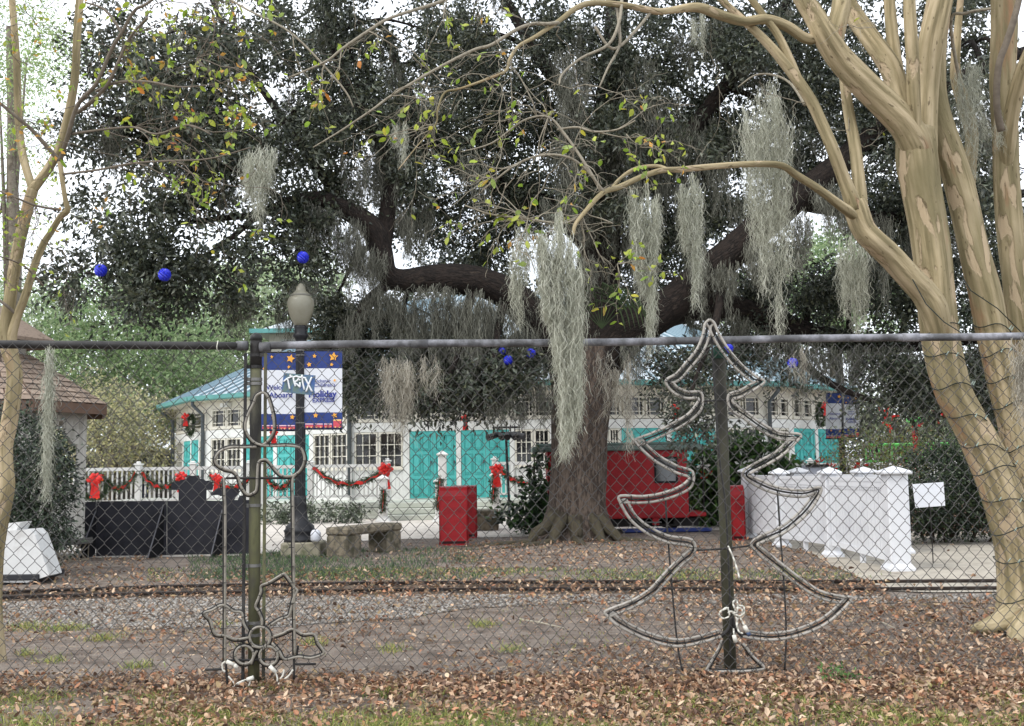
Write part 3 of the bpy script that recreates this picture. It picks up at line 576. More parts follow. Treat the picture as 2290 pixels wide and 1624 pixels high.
def window(i, x0, x1, z0, z1, style):
    Mx, ln = fac(i); a, b = ft(i, x0), ft(i, x1); f = .045; mb = MB()
    for q in ((a,b,z0,z0+f),(a,b,z1-f,z1),(a,a+f,z0+f,z1-f),(b-f,b,z0+f,z1-f)): mb.box(q[0], q[1], -.045, .05, q[2], q[3], Mx)
    wd = mb.build('window', M_cream, pav)
    ia, ib, ja, jb = a+f, b-f, z0+f, z1-f; W_, H_ = ib-ia, jb-ja
    us = [0,1/3,2/3,1] if style == 'sash' else [0,.17,.83,1]; vs_ = [0,1/3,2/3,1] if style == 'sash' else [0,.2,.8,1]; m = .011
    mb = MB()
    for u in us[1:-1]: mb.box(ia+u*W_-m, ia+u*W_+m, -.025, .02, ja, jb, Mx)
    for v_ in vs_[1:-1]: mb.box(ia, ib, -.023, .018, ja+v_*H_-m, ja+v_*H_+m, Mx)
    mb.build('glazing_bars', M_cream, wd)
    for p_ in range(3):
        for q in range(3):
            mb = MB(); e = .002*((p_*3+q) % 3)
            mb.box(ia+us[p_]*W_, ia+us[p_+1]*W_, .022+e, .03+e, ja+vs_[q]*H_, ja+vs_[q+1]*H_, Mx); mb.build('pane', M_glass, wd)
    mb = MB(); mb.box(a-.03, b+.03, -.07, .0, z0-.05, z0, Mx); mb.build('sill', M_cream, wd)
def door(i, x0, x1, z0=ZD, z1=2.27):
    Mx, ln = fac(i); a, b = ft(i, x0), ft(i, x1); mb = MB(); mb.box(a, b, -.03, .03, z0+.02, z1, Mx); dr = mb.build('door', M_teal, pav)
    W_ = b-a; H_ = z1-z0; cols_ = ((.12,.46),(.54,.88)); rows = ((.05,.3),(.36,.66),(.72,.94))
    for c0, c1 in cols_:
        for r0, r1 in rows:
            mb = MB(); u0, u1, v0, v1 = a+c0*W_, a+c1*W_, z0+r0*H_, z0+r1*H_; g = .012
            for q in ((u0,u1,v0,v0+g),(u0,u1,v1-g,v1),(u0,u0+g,v0+g,v1-g),(u1-g,u1,v0+g,v1-g)): mb.box(q[0], q[1], -.05, -.03, q[2], q[3], Mx)
            mb.box(u0+.04, u1-.04, -.042, -.03, v0+.04, v1-.04, Mx); mb.build('panel', M_teal, dr)
    mb = MB(); mb.box(b-.05*1.2, b-.03, -.075, -.03, z0+.95, z0+1.03, Mx); mb.build('handle', M_down, dr)
low = {1: [('d',413,428),('d',430,446),('w',398,411),('w',448,458)], 2: [('w',474,506),('w',508,541),('d',552,582),('d',583,613),('d',622,657),('d',658,693),('w',703,740),('w',742,779)],
       3: [('w',793,845),('w',848,901),('d',917,968),('d',969,1020),('d',1032,1086),('d',1087,1140),('w',1152,1192),('w',1195,1230)],
       4: [('w',1330,1360),('w',1362,1386),('d',1391,1440),('d',1441,1490),('d',1502,1550),('d',1551,1600),('w',1618,1654),('w',1660,1701)], 5: [('w',1724,1742),('w',1744,1763),('d',1775,1798),('d',1799,1822),('d',1829,1852),('d',1853,1876)]}
up = {1: [(398,424),(428,456)], 2: [(474,507),(508,541),(556,600),(606,650),(656,700),(710,772)], 3: [(795,850),(852,905),(930,975),(977,1022),(1036,1080),(1082,1128),(1152,1195),(1197,1240)], 4: [(1300,1345),(1347,1390),(1395,1442),(1446,1490),(1502,1548),(1552,1598),(1622,1658),(1662,1702)], 5: [(1722,1743),(1745,1766),(1776,1796),(1798,1818),(1828,1850),(1852,1874)]}
for i in range(len(WV)-1):
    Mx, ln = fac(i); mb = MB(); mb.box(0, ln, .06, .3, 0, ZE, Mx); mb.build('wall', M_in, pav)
    hol = sorted([(ft(i, q[1]), ft(i, q[2]), q[0]) for q in low.get(i, [])]); uh = sorted([(ft(i, q[0]), ft(i, q[1])) for q in up.get(i, [])])
    mb = MB(); z1 = 2.27; cur = 0                      # white lower wall with openings
    for a, b, k in hol:
        if a > cur: mb.box(cur, a, -.012, .055, ZD-.4, z1, Mx)
        if k == 'w': mb.box(a, b, -.012, .055, ZD-.4, 1.27, Mx)
        else: mb.box(a, b, -.012, .055, ZD-.4, ZD+.02, Mx)
        cur = b
    mb.box(cur, ln, -.012, .055, ZD-.4, z1, Mx); mb.build('lower_wall', M_white, pav)
    mb = MB(); mb.box(-.02, ln+.02, -.05, .055, z1, 2.52, Mx); mb.build('band', M_white, pav)
    mb = MB(); cur = 0
    for a, b in uh:
        if a > cur: mb.box(cur, a, -.01, .055, 2.52, ZE, Mx)
        mb.box(a, b, -.01, .055, 2.52, 2.58, Mx); mb.box(a, b, -.01, .055, 3.16, ZE, Mx); cur = b
    mb.box(cur, ln, -.01, .055, 2.52, ZE, Mx); mb.build('upper_wall', M_cream, pav)
    # pilasters between openings, battens of the lower boarding, brackets under the eaves
    prev = 0
    for a, b, k in hol + [(ln, ln, '')]:
        if a-prev > .1: mb = MB(); c0, c1 = prev+.01, a-.01; mb.box(c0, c1, -.05, -.013, ZD, z1, Mx); mb.build('pilaster', M_white, pav)
        prev = b
    for a, b, k in hol:
        if k == 'w':
            mb = MB(); n = max(2, int((b-a)/.11))
            for s_ in range(n+1): u = a+(b-a)*s_/n; mb.box(max(u-.008, a+.01), min(u+.008, b-.01), -.02, -.012, ZD+.04, 1.2, Mx)
            mb.build('beadboard', M_white, pav)
    for s_ in range(int(ln/.28)): mb = MB(); u = .1+s_*.28; mb.box(u, u+.06, -.42, -.02, ZE-.13, ZE-.02, Mx); mb.build('bracket', M_cream, pav)
    for k, x0, x1 in low.get(i, []):
        if k == 'w': window(i, x0, x1, 1.28, 2.26, 'sash')
        else: door(i, x0, x1)
    for x0, x1 in up.get(i, []): window(i, x0, x1, 2.59, 3.15, 'craft')
for i, x in ((1,0),(2,0),(3,0),(5,0)):
    c = WV[i] + (WV[i]-Vector((-.5,42,0))).normalized()*.12; mb = MB(); e = c+(WV[i]-Vector((-.5,42,0))).normalized()*.35
    mb.tube([Vector((e.x,e.y,ZE-.02)), Vector((e.x,e.y,ZE-.2)), Vector((c.x,c.y,ZE-.5)), Vector((c.x,c.y,.5))], .06, 8); mb.build('downspout', M_down, pav, True)
CEN = Vector((-.5, 42.5, 0)); EV = []
for i, v in enumerate(WV): n = (v-CEN).normalized(); EV.append(v + n*.55)
for i in range(len(WV)-1):
    a, b = EV[i]+Vector((0,0,ZE)), EV[i+1]+Vector((0,0,ZE)); top = CEN+Vector((0,0,ZE+6.0)); ta, tb = a.lerp(top, .62), b.lerp(top, .62)
    mb = MB(); mb.prism([a, b, tb, ta], (0,0,.04)); mb.build('roof_panel', M_roof, pav)
    n = max(4, int((b-a).length/.42)); mb = MB()
    for k in range(n+1):
        p0, p1 = a.lerp(b, k/n), ta.lerp(tb, k/n); s_ = (b-a).normalized()*.022; mb.add([p0-s_+Vector((0,0,.04)), p0+s_+Vector((0,0,.04)), p1+s_+Vector((0,0,.04)), p1-s_+Vector((0,0,.04)), p0-s_+Vector((0,0,.1)), p0+s_+Vector((0,0,.1)), p1+s_+Vector((0,0,.1)), p1-s_+Vector((0,0,.1))], [(4,5,6,7),(0,1,5,4),(1,2,6,5),(3,0,4,7)])
    mb.build('roof_seams', mat('roof_seam_metal', (134,156,166), rough=.4, metal=.2), pav)
    mb = MB(); nn = ((a+b)/2-CEN-Vector((0,0,ZE))).normalized(); mb.prism([a+Vector((0,0,-.1)), a+nn*.11+Vector((0,0,-.07)), a+nn*.13+Vector((0,0,.05)), a+Vector((0,0,.03))], b-a); mb.build('gutter', M_gut, pav)
    mb = MB(); wa, wb = WV[i]+Vector((0,0,ZE-.02)), WV[i+1]+Vector((0,0,ZE-.02)); mb.add([wa, wb, b-Vector((0,0,.06)), a-Vector((0,0,.06))], [(0,1,2,3)]); mb.build('soffit', M_cream, pav)
# wall lamps under the eaves
for i, x in ((2, 510),):
    Mx, ln = fac(i); u = ft(i, x); mb = MB(); mb.box(u-.16, u-.03, -.2, -.03, 3.2, 3.32, Mx); mb.box(u+.03, u+.16, -.2, -.03, 3.2, 3.32, Mx); mb.box(u-.04, u+.04, -.08, -.01, 3.28, 3.38, Mx); mb.build('flood_lamp', M_white, pav)
# ---- porch deck and steps
deck = thing('porch_deck', (XA(760,27.4), 27.4, 0), 'raised white porch deck with steps in front of the pavilion doors', 'porch')
dp = [(XA(120,25.4),25.4), (XA(560,27.0),27.0), (XA(860,27.35),27.35), (XA(1230,27.35),27.35), (XA(1700,28.0),28.0), (XA(1900,30),30), (XA(1890,36),36), (XA(1718,30.9),30.9), (WV[4].x,29.0), (WV[3].x,29.7), (WV[2].x,33.3), (-12.4,36.5), (-12.6,30)]
mb = MB(); mb.prism([(a, b, .30) for a, b in dp], (0,0,.12)); mb.build('deck_floor', M_step, deck)
for i in range(5):
    a, b = Vector((*dp[i], 0)), Vector((*dp[i+1], 0)); t = (b-a).normalized(); n = Vector((t.y, -t.x, 0)); k = 0
    for z in (.02, .11, .2): mb = MB(); mb.prism([a+n*.03+Vector((0,0,z)), b+n*.03+Vector((0,0,z)), b+n*.03+Vector((0,0,z+.085)), a+n*.03+Vector((0,0,z+.085))], n*.02); mb.build('skirt_board', M_step, deck)
x0, x1 = XA(856, 27.3), XA(1106, 27.3)
for k, (z, y) in enumerate(((.28, 27.27), (.14, 26.95), (.0, 26.6))):
    mb = MB(); mb.bbox(x0, x1, y-.32, y+.0 if k else y, z, z+.135, .012); mb.build('step', M_step, deck)
# ---- porch railings
def railing(pts, label, posts, zt=1.36, zb=.56, name='porch_railing'):
    r = thing(name, (pts[0][0], pts[0][1], .42), label, 'railing', 'white picket railings of the porch')
    pk = MB(); pk.bbox(-.018, .018, -.018, .018, zb+.05, zt-.05, .003); pm = pk.mesh('picket', M_white)
    for i in range(len(pts)-1):
        a, b = Vector((*pts[i], 0)), Vector((*pts[i+1], 0)); t = (b-a).normalized(); n = Vector((-t.y, t.x, 0)); ln = (b-a).length
        for z0, z1, hw in ((zt-.05, zt+.03, .045), (zb, zb+.05, .03)):
            mb = MB(); mb.prism([a+n*hw+Vector((0,0,z0)), a-n*hw+Vector((0,0,z0)), a-n*hw+Vector((0,0,z1)), a+n*hw+Vector((0,0,z1))], b-a); mb.build('top_rail' if z0 > 1 else 'bottom_rail', M_white, r)
        k = int(ln/.105)
        for j in range(k): o = link('picket', pm, r); o.location = a.lerp(b, (j+.5)/k)
    for x, d_ in posts:
        c = Vector((XA(x, d_), d_, 0)); mb = MB(); mb.bbox(c.x-.07, c.x+.07, c.y-.07, c.y+.07, .42, zt+.08, .01); mb.bbox(c.x-.1, c.x+.1, c.y-.1, c.y+.1, zt+.082, zt+.12, .01); mb.bbox(c.x-.05, c.x+.05, c.y-.05, c.y+.05, zt+.122, zt+.17, .02); mb.build('post', M_white, r)
    return r
q = lambda x, d_: (XA(x, d_), d_)
railing([q(150,25.6), q(310,26.1), q(432,26.6), q(556,27.1)], 'white picket railing with garlands behind the black boards', ((178,25.7),(310,26.1),(432,26.6),(556,27.1)))
railing([q(590,27.15), q(694,27.25), q(866,27.35)], 'white picket railing with a red bow between lamp post and steps', ((590,27.1),(694,27.25),(866,27.4)))
railing([q(1106,27.35), q(1240,27.35)], 'short white picket railing by the oak trunk', ((1106,27.4),(1236,27.35)))
railing([q(1760,28.3), q(1990,29.5), q(2140,30.2)], 'far white railing with red flowers behind the ramp', ((1812,28.5),(1905,29),(2012,29.5)), 1.2, .5)
def newel(x, d_, zt, label, zb=0, twist=False):
    c = Vector((XA(x, d_), d_, zb)); t = thing('newel_post', c, label, 'post', 'white newel posts at the porch steps'); s_ = .1
    mb = MB(); mb.bbox(c.x-s_, c.x+s_, c.y-s_, c.y+s_, zb+.12, zb+zt-.08, .015); mb.build('shaft', M_white, t)
    mb = MB(); mb.add(*[[(c.x-.19,c.y-.19,zb),(c.x+.19,c.y-.19,zb),(c.x+.19,c.y+.19,zb),(c.x-.19,c.y+.19,zb),(c.x-.1,c.y-.1,zb+.13),(c.x+.1,c.y-.1,zb+.13),(c.x+.1,c.y+.1,zb+.13),(c.x-.1,c.y+.1,zb+.13)], [(0,1,5,4),(1,2,6,5),(2,3,7,6),(3,0,4,7),(4,5,6,7)]]); mb.build('foot', M_white, t)
    mb = MB(); mb.bbox(c.x-.14, c.x+.14, c.y-.14, c.y+.14, zb+zt-.08, zb+zt-.03, .012); mb.add([(c.x-.12,c.y-.12,zb+zt-.03),(c.x+.12,c.y-.12,zb+zt-.03),(c.x+.12,c.y+.12,zb+zt-.03),(c.x-.12,c.y+.12,zb+zt-.03),(c.x,c.y,zb+zt+.05)], [(0,1,4),(1,2,4),(2,3,4),(3,0,4)]); mb.build('cap', M_white, t)
    return t, c
newel(856, 26.0, 1.08, 'white newel post with a red bow at the porch steps beside the bench'); newel(982, 25.6, 1.0, 'white newel post wrapped in red ribbon just behind the bin'); newel(1107, 25.9, 1.12, 'white newel post with a red rosette near the lighting stand'); newel(989, 27.0, 1.35, 'tall white post on the porch behind the red bin', .3)
# ---- garlands, bows, wreaths
M_fir = mat('fir_needles', vcol=True, rough=.7); FIR = [(58,76,50),(76,92,62),(46,62,42),(90,104,74)]
M_red = mat('red_ribbon', (200,36,36), (216,52,46), (176,24,28), scale=12, rough=.5, transl=.1)
def garland_mesh(pts, t, r=.07, dens=170):
    sp = np.array([list(c) for c in pts]); seg = np.linalg.norm(np.diff(sp, axis=0), axis=1); n = max(40, int(seg.sum()*dens)); u = rng.uniform(0, len(sp)-1.001, n); k = u.astype(int); o = sp[k] + (sp[k+1]-sp[k])*(u-k)[:, None]
    D = rng.normal(size=(n, 3)); V, F, C_ = sprays(o, D, 4, r, r*.25, r*.75, r*.22, FIR, droop=.1); npmesh('greenery', V, F, M_fir, t, C_, kind='stuff')
    mb = MB(); mb.tube(pts, r*.45, 6); mb.build('core', mat('fir_core', (48,60,42)), t)
def ribbon_on(pts, t, hw=.045):
    mb = MB(); q = []; n = len(pts)
    for i, c in enumerate(pts): q.append(Vector(c) + Vector((0, -.07+.02*math.sin(i*1.1), .03*math.sin(i*1.4))))
    mb.ribbon(q, (.25, 0, .97), [hw*(.6+.4*math.sin(i*.9)) for i in range(n)]); mb.build('ribbon', M_red, t, True)
def bow(c, s_, t, tails=True):
    c = Vector(c); mb = MB()
    for k in range(7):
        a = 2*math.pi*k/7+rng.uniform(-.3, .3); rr = s_*rng.uniform(.42, .62); e = s_*rng.uniform(.3, .42); q_ = c+Vector((math.cos(a)*rr, -.03+rng.uniform(-.05, .02), math.sin(a)*rr*.8)); R3 = Matrix.Translation(q_) @ Matrix.Rotation(-a, 4, 'Y') @ Matrix.Rotation(math.pi/2, 4, 'Y')
        mb.lathe([(e*.15,-e),(e*.62,-e*.6),(e*.8,0),(e*.6,e*.6),(e*.2,e)], (0,0,0), 8, R3)
    if tails:
        for dx in (-.35, .1, .4): mb.ribbon([c+Vector((dx*s_*f, -.03, -f*s_*2.2)) for f in (0,.3,.6,1)], (.95, .3, 0), s_*.22)
    mb.lathe([(s_*.05,-s_*.25),(s_*.3,-s_*.12),(s_*.34,0),(s_*.3,s_*.12),(s_*.05,s_*.25)], c+Vector((0,-.04,0)), 8); mb.build('bow', M_red, t)
def swag(x0, y0, x1, y1, sag, d0, d1, label, bows=(), rib=True):
    pts = []
    for k in range(25):
        u = k/24; pts.append(P(x0+(x1-x0)*u, y0+(y1-y0)*u+sag*4*u*(1-u), d0+(d1-d0)*u))
    t = thing('garland', pts[0], label, 'garland', 'fir garlands on the porch railings'); garland_mesh(pts, t, .095)
    if rib: ribbon_on(pts, t)
    for bx, by, bd, s_ in bows: bow(P(bx, by, bd), s_, t)
swag(228, 1062, 304, 1058, 32, 25.6, 25.9, 'fir garland with red ribbon hanging from wreath to railing post', ((213,1072,25.4,.2),))
swag(318, 1058, 404, 1066, 28, 25.9, 26.3, 'fir garland with red bow left of the tall black cutout', ((406,1066,26.2,.17),))
swag(470, 1062, 566, 1060, 30, 26.5, 26.9, 'fir garland with red bow above the small black cutout', ((485,1068,26.4,.16),))
swag(594, 1066, 662, 1056, 30, 26.95, 27.0, 'short fir garland with red ribbon between fence post and lamp post')
swag(700, 1046, 862, 1048, 36, 27.05, 27.1, 'long fir garland with red ribbon right of the lamp post', ((862,1050,26.9,.22),))
swag(1112, 1046, 1200, 1078, 14, 27.1, 27.15, 'fir garland with red ribbon behind the lighting stand', ((1110,1050,25.6,.19),))
swag(858, 1095, 856, 1142, 2, 25.85, 25.85, 'fir and ribbon spray hanging down the newel post by the bench')
swag(984, 1070, 978, 1140, 2, 25.4, 25.4, 'fir and ribbon spray winding down the post behind the bin')
swag(1105, 1060, 1102, 1120, 3, 25.7, 25.7, 'fir and ribbon spray hanging down the post by the lighting stand')
def wreath(x, y, d_, r, label, bowpos, tilt=0):
    c = P(x, y, d_); t = thing('wreath', c, label, 'wreath'); pts = [c+Vector((r*math.cos(a), .2*r*math.sin(a)*tilt, r*math.sin(a))) for a in np.linspace(0, 2*math.pi, 25)]
    garland_mesh(pts, t, r*.3, 240); bow(c+Vector((bowpos[0]*r, -.1, bowpos[1]*r)), r*.62, t)
    for k in range(6):
        a = rng.uniform(0, 6.28); b_ = MB(); b_.lathe([(.002,-.03),(.025,-.02),(.032,0),(.025,.02),(.002,.03)], c+Vector((r*math.cos(a), -.1, r*math.sin(a))), 8); b_.build('berry', mat('orange_berry', (222,100,44), rough=.4), t, True)
wreath(212, 1090, 25.5, .27, 'fir wreath with orange berries hung on the railing end by the gazebo', (.25, .8))
def far_wreath(x, y, d_, label, flip=1):
    c = P(x, y, d_); t = thing('wreath', c, label, 'wreath'); pts = [c+Vector((.1*math.cos(a), .0, .3*math.sin(a))) for a in np.linspace(0, 2*math.pi, 21)]; garland_mesh(pts, t, .09, 200); bow(c+Vector((-.1*flip, -.18, .26)), .14, t)
far_wreath(426, 950, 33.8, 'fir wreath with red bow on the far left end of the pavilion'); far_wreath(1834, 928, 31.9, 'fir wreath with red bow beside the far banner', -1)
for x, y, d_, l in ((1040, 936, 28.4, 'thin red ribbon bow on the pavilion above the middle doors'), (1509, 912, 29.0, 'small red bow on the pavilion behind the light-up tree'), (613, 968, 28.9, 'small red bow below the banner on the pavilion wall')):
    t = thing('ribbon_bow', P(x, y, d_), l, 'bow'); bow(P(x, y, d_), .14, t)
# ---- cream building behind
bb = thing('cream_building', (XA(590,46), 46, 0), 'cream upper storey with teal gutter rising behind the pavilion roof', 'building')
bx = XA(600, 47); zt = ZA(600, 742, 47)
mb = MB(); mb.box(bx, bx+12, 47, 56, 0, zt-.1); mb.build('wall', M_cream, bb)
ev = [Vector((bx-.6, 46.3, zt-.05)), Vector((bx+5.5, 46.3, zt+.05))]
mb = MB(); mb.add([(bx-.6,46.3,zt-.1),(bx+12,46.3,zt-.1),(bx+12,56.5,zt-.1),(bx-.6,56.5,zt-.1),(bx+1.5,48.5,zt+1.0),(bx+10.5,48.5,zt+1.0),(bx+10.5,54.5,zt+1.0),(bx+1.5,54.5,zt+1.0)], [(0,1,5,4),(1,2,6,5),(2,3,7,6),(3,0,4,7),(4,5,6,7),(3,2,1,0)]); mb.build('roof', M_roof, bb)
mb = MB(); mb.box(bx-.68, bx+12, 46.12, 46.3, zt-.16, zt+.03); mb.build('gutter', M_gut, bb)
for k in range(8):
    wx = bx+.5+k*1.4; mb = MB(); mb.box(wx, wx+.95, 46.95, 47.02, zt-1.15, zt-.35); wdw = mb.build('window', M_white, bb)
    for a_ in range(2):
        for b_ in range(2): mb = MB(); mb.box(wx+.06+a_*.43, wx+.45+a_*.43, 46.93, 46.945, zt-1.1+b_*.36, zt-.79+b_*.36); mb.build('pane', M_glass, wdw)
# dark low building at the far left
db = thing('dark_shelter', (XA(330,40), 40, 0), 'long low dark shelter behind the wreathed railing', 'building')
M_dk = mat('dark_siding', (66,62,58), (82,78,72), scale=6, rough=.8); xl, xr = XA(170,40), XA(396,40); zt = ZA(330,1018,40)
mb = MB(); mb.box(xl, xr, 40.4, 43, .1, zt-.02); mb.build('wall', M_dk, db)
for k in range(9): mb = MB(); mb.box(xl, xr, 40.34, 40.4, .25+k*.16, .37+k*.16); mb.build('siding_board', M_dk, db)
mb = MB(); mb.box(xl-.3, xr+.2, 39.8, 43.2, zt, zt+.17); mb.build('roof', mat('grey_fascia', (146,144,138), (160,158,150), scale=4), db)
for x, c in ((318,(40,54,92)), (312,(60,58,56)), (240,(120,118,112)), (336,(150,148,142))): a = XA(x,40); mb = MB(); mb.box(a-.12, a+.12, 40.15, 40.3, .0, zt-.03); mb.build('post', mat('post_%d' % c[2], c), db)

# ================================================================== LAMP POST AND BANNERS
M_iron = mat('black_iron', (30,30,33), (44,44,47), scale=10, rough=.45, bump=.1)
lx, ld = 675, 16.0; lamp = thing('lamp_post', P(lx, 1232, ld), 'fluted black lamp post with frosted acorn globe on a concrete block', 'street lamp')
c = P(671, 1045, ld); px = ld/FPX; zz = lambda y: ZA(671, y, ld)
mb = MB(); prof = [(r*px, zz(y)) for r, y in ((35,1212),(35,1204),(33,1203),(34,1190),(36,1186),(32,1182),(31,1176),(19,1166),(16,1150),(14.5,1130),(15,1126),(13.5,1122),(14,1112),(12.5,1108))]; mb.lathe(prof, (c.x, c.y, 0), 24); mb.build('base', M_iron, lamp, True)
mb = MB(); n = 32; vs = []; rows = [(1109,12.2),(1000,11.8),(900,11.2),(800,10.6),(770,10.4)]
for y, r in rows:
    for k in range(n): th = 2*math.pi*k/n; rr = r*px*(1 if k % 2 else .9); vs.append((c.x+rr*math.cos(th), c.y+rr*math.sin(th), zz(y)))
mb.add(vs, [(i*n+k, i*n+(k+1)%n, (i+1)*n+(k+1)%n, (i+1)*n+k) for i in range(len(rows)-1) for k in range(n)]); mb.build('shaft', M_iron, lamp)
mb = MB(); mb.lathe([(r*px, zz(y)) for r, y in ((10.4,770),(12,768),(11,764),(13,758),(18,752),(16,748),(14,745),(15,741),(13,738),(15,733),(14,729))], (c.x, c.y, 0), 24); mb.build('neck', M_iron, lamp, True)
M_globe = mat('frosted_globe', (168,164,146), (182,179,162), scale=5, rough=.25, transl=.45, spec=.5)
mb = MB(); mb.lathe([(r*px, zz(y)) for r, y in ((13,729),(17,722),(23,710),(28,696),(30,684),(29.5,674),(27,668),(22,663),(21,660),(19,657),(13,652),(11,648),(10,642),(7,640),(6,637),(2,634))], (c.x, c.y, 0), 28); mb.build('globe', M_globe, lamp, True); mb = MB(); mb.lathe([(22.6*px, zz(664)), (23.4*px, zz(661.5)), (21.6*px, zz(659))], (c.x, c.y, 0), 28); mb.build('globe_collar', mat('collar_grey', (120,118,108), rough=.4), lamp, True)
mb = MB(); b0 = P(636, 1210, ld); hw = 43*px; mb.bbox(c.x-hw+.06, c.x+hw+.06, c.y-hw, c.y+hw, -.1, zz(1211), .02); mb.build('concrete_block', mat('mossy_concrete', (120,116,98), (146,140,122), (96,98,74), scale=6, detail=8, rough=.95, bump=.4), lamp)
mb = MB(); mb.lathe([(.06,0),(.075,.03),(.075,.12),(.05,.16),(.01,.17)], (XA(706,15.7), 15.7, zz(1208)), 14); tag(mb.build('plastic_cover', mat('white_plastic', (206,208,214), rough=.4), smooth=True), 'white plastic cover on the lamp block', 'cover')
for y in (912, 946, 784, 795): mb = MB(); mb.tube([Vector((c.x, c.y, zz(y)-.008)), Vector((c.x, c.y, zz(y)+.008))], 11.6*px, 20); mb.build('clamp_band', M_band, lamp)
M_navy = mat('navy_print', (40,58,118), (50,68,128), (34,50,106), scale=8, rough=.6); M_bw = mat('banner_white', (214,216,222), (222,224,228), scale=2, rough=.6); M_star = mat('star_print', (238,172,72), rough=.6)
M_btxt = mat('banner_text', (48,60,140), rough=.6); M_trn = mat('train_print', (206,84,96), rough=.6); M_pink = mat('train_light_print', (238,196,206), rough=.6); M_yel = mat('train_window_print', (240,196,130), rough=.6)
def textmesh(body, bold=0):
    cu = bpy.data.curves.new('txt', 'FONT'); cu.body = body; cu.size = 1; cu.offset = bold; cu.resolution_u = 3; ob = bpy.data.objects.new('txt', cu); COL.objects.link(ob)
    dg = bpy.context.evaluated_depsgraph_get(); me = bpy.data.meshes.new_from_object(ob.evaluated_get(dg)); bpy.data.objects.remove(ob); return me
def lettering(body, xl, xr, yb, d_, parent, m, bold=0, wave=None):
    me = textmesh(body, bold); a = np.zeros(len(me.vertices)*3, 'f'); me.vertices.foreach_get('co', a); a = a.reshape(-1, 3); x0, x1 = a[:, 0].min(), a[:, 0].max()
    w_ = P(xr, yb, d_).x-P(xl, yb, d_).x; s_ = w_/(x1-x0); o = P(xl, yb, d_); V = np.zeros_like(a); V[:, 0] = o.x+(a[:, 0]-x0)*s_; V[:, 2] = o.z+a[:, 1]*s_+(a[:, 0]-x0)*s_*.006; V[:, 1] = d_
    me.vertices.foreach_set('co', V.ravel()); me.materials.clear(); me.materials.append(m); me.update(); return link('lettering', me, parent)
def star(x, y, r, d_, parent, rot=0, m=None):
    c = P(x, y, d_); R_ = r*d_/FPX; poly = []
    for k in range(10): a = math.pi/2+rot+k*math.pi/5; rr = R_*(1 if k % 2 == 0 else .52); poly.append(c+Vector((rr*math.cos(a), 0, rr*math.sin(a))))
    mb = MB(); mb.prism(poly, (0, .002, 0)); mb.build('star', m or M_star, parent)
def banner(x0, x1, yt, yb, d_, label, side, text=True):
    t = thing('banner', P((x0+x1)/2, yb, d_), label, 'banner', 'printed banners on lamp posts'); sy = lambda f: yt+(yb-yt)*f
    rowsf = [0,.04,.1,.16,.22,.35,.5,.65,.79,.86,.92,.96,1]; nx = 6; mb = MB(); vs = []
    for f in rowsf:
        for i in range(nx+1): x = x0+(x1-x0)*i/nx; vs.append(P(x, sy(f), d_+.012*math.sin(i*1.1+f*3)*(1-abs(2*f-1))))
    for j in range(len(rowsf)-1):
        for i in range(nx): mb.add([], []); mb.f.append((j*(nx+1)+i, j*(nx+1)+i+1, (j+1)*(nx+1)+i+1, (j+1)*(nx+1)+i)); mb.mi.append(0 if (rowsf[j] < .22 or rowsf[j] >= .79) else 1)
    mb.v = [tuple(v) for v in vs]; mb.build('cloth', [M_navy, M_bw], t)
    W_ = x1-x0; k = W_/85
    for y in (yt-2*k, yb+1*k): mb = MB(); a, b = P(x0-1, y, d_+.02), P(x1+1, y, d_+.02); mb.tube([a, b], .012, 8); mb.build('banner_arm', M_iron, t)
    if side == 'r': ss = ((.13,.17,6),(.27,.06,5),(.77,.07,11),(.72,.17,4.5),(.3,.83,6),(.8,.83,7)); 
    else: ss = ((.3,.05,5),(.85,.07,11),(.08,.2,4),(.8,.18,4.5),(.35,.82,6),(.9,.83,6.5))
    for u, v, r in ss: star(x0+u*W_, sy(v), r*k, d_-.016, t, rng.uniform(-.3, .3))
    tx = (lambda u: x0+u*W_)
    if side == 'r':
        lettering('Ochsner', tx(.26), tx(.70), sy(.405), d_-.018, t, M_btxt, .012); lettering('Children\u2019s', tx(.26), tx(.82), sy(.46), d_-.018, t, M_btxt, .012); lettering('Holiday', tx(.12), tx(.86), sy(.595), d_-.018, t, M_btxt, .035); lettering('EXPRESS', tx(.22), tx(.8), sy(.66), d_-.018, t, M_btxt, .025); star(tx(.8), sy(.375), 3.6*k, d_-.018, t, .3)
    else:
        lettering('Welcome', tx(.14), tx(.92), sy(.475), d_-.018, t, M_btxt, .015); lettering('Aboard', tx(.22), tx(.9), sy(.58), d_-.018, t, M_btxt, .015)
    for i in range(4):                                 # printed train along the foot
        u0, u1 = .03+i*.245, .03+i*.245+.21; eng = side == 'r' and i >= 3
        mb = MB(); mb.prism([P(tx(u0), sy(.955 if not eng else .90), d_-.016), P(tx(u1), sy(.955 if not eng else .90), d_-.016), P(tx(u1), sy(.985), d_-.016), P(tx(u0), sy(.985), d_-.016)], (0,.002,0)); mb.build('train_car', M_trn, t)
        mb = MB(); mb.prism([P(tx(u0), sy(.935 if not eng else .88), d_-.018), P(tx(u1), sy(.935 if not eng else .88), d_-.018), P(tx(u1), sy(.948 if not eng else .9), d_-.018), P(tx(u0), sy(.948 if not eng else .9), d_-.018)], (0,.002,0)); mb.build('train_roof', M_pink if not eng else M_yel, t)
        for u in (.25, .75): star(tx(u0+(u1-u0)*u), sy(.982), 2.4*k, d_-.019, t, 0, M_yel)
banner(584, 661, 790, 962, 15.97, 'left half of the navy and white banner on the near lamp post', 'l'); banner(680, 765, 786, 958.5, 15.97, 'right half of the navy and white starry banner on the near lamp post', 'r')
lp2 = thing('lamp_post', P(1886, 1180, 24), 'slim black post carrying the far banner behind the ramp', 'street lamp'); a = P(1884, 1045, 24)
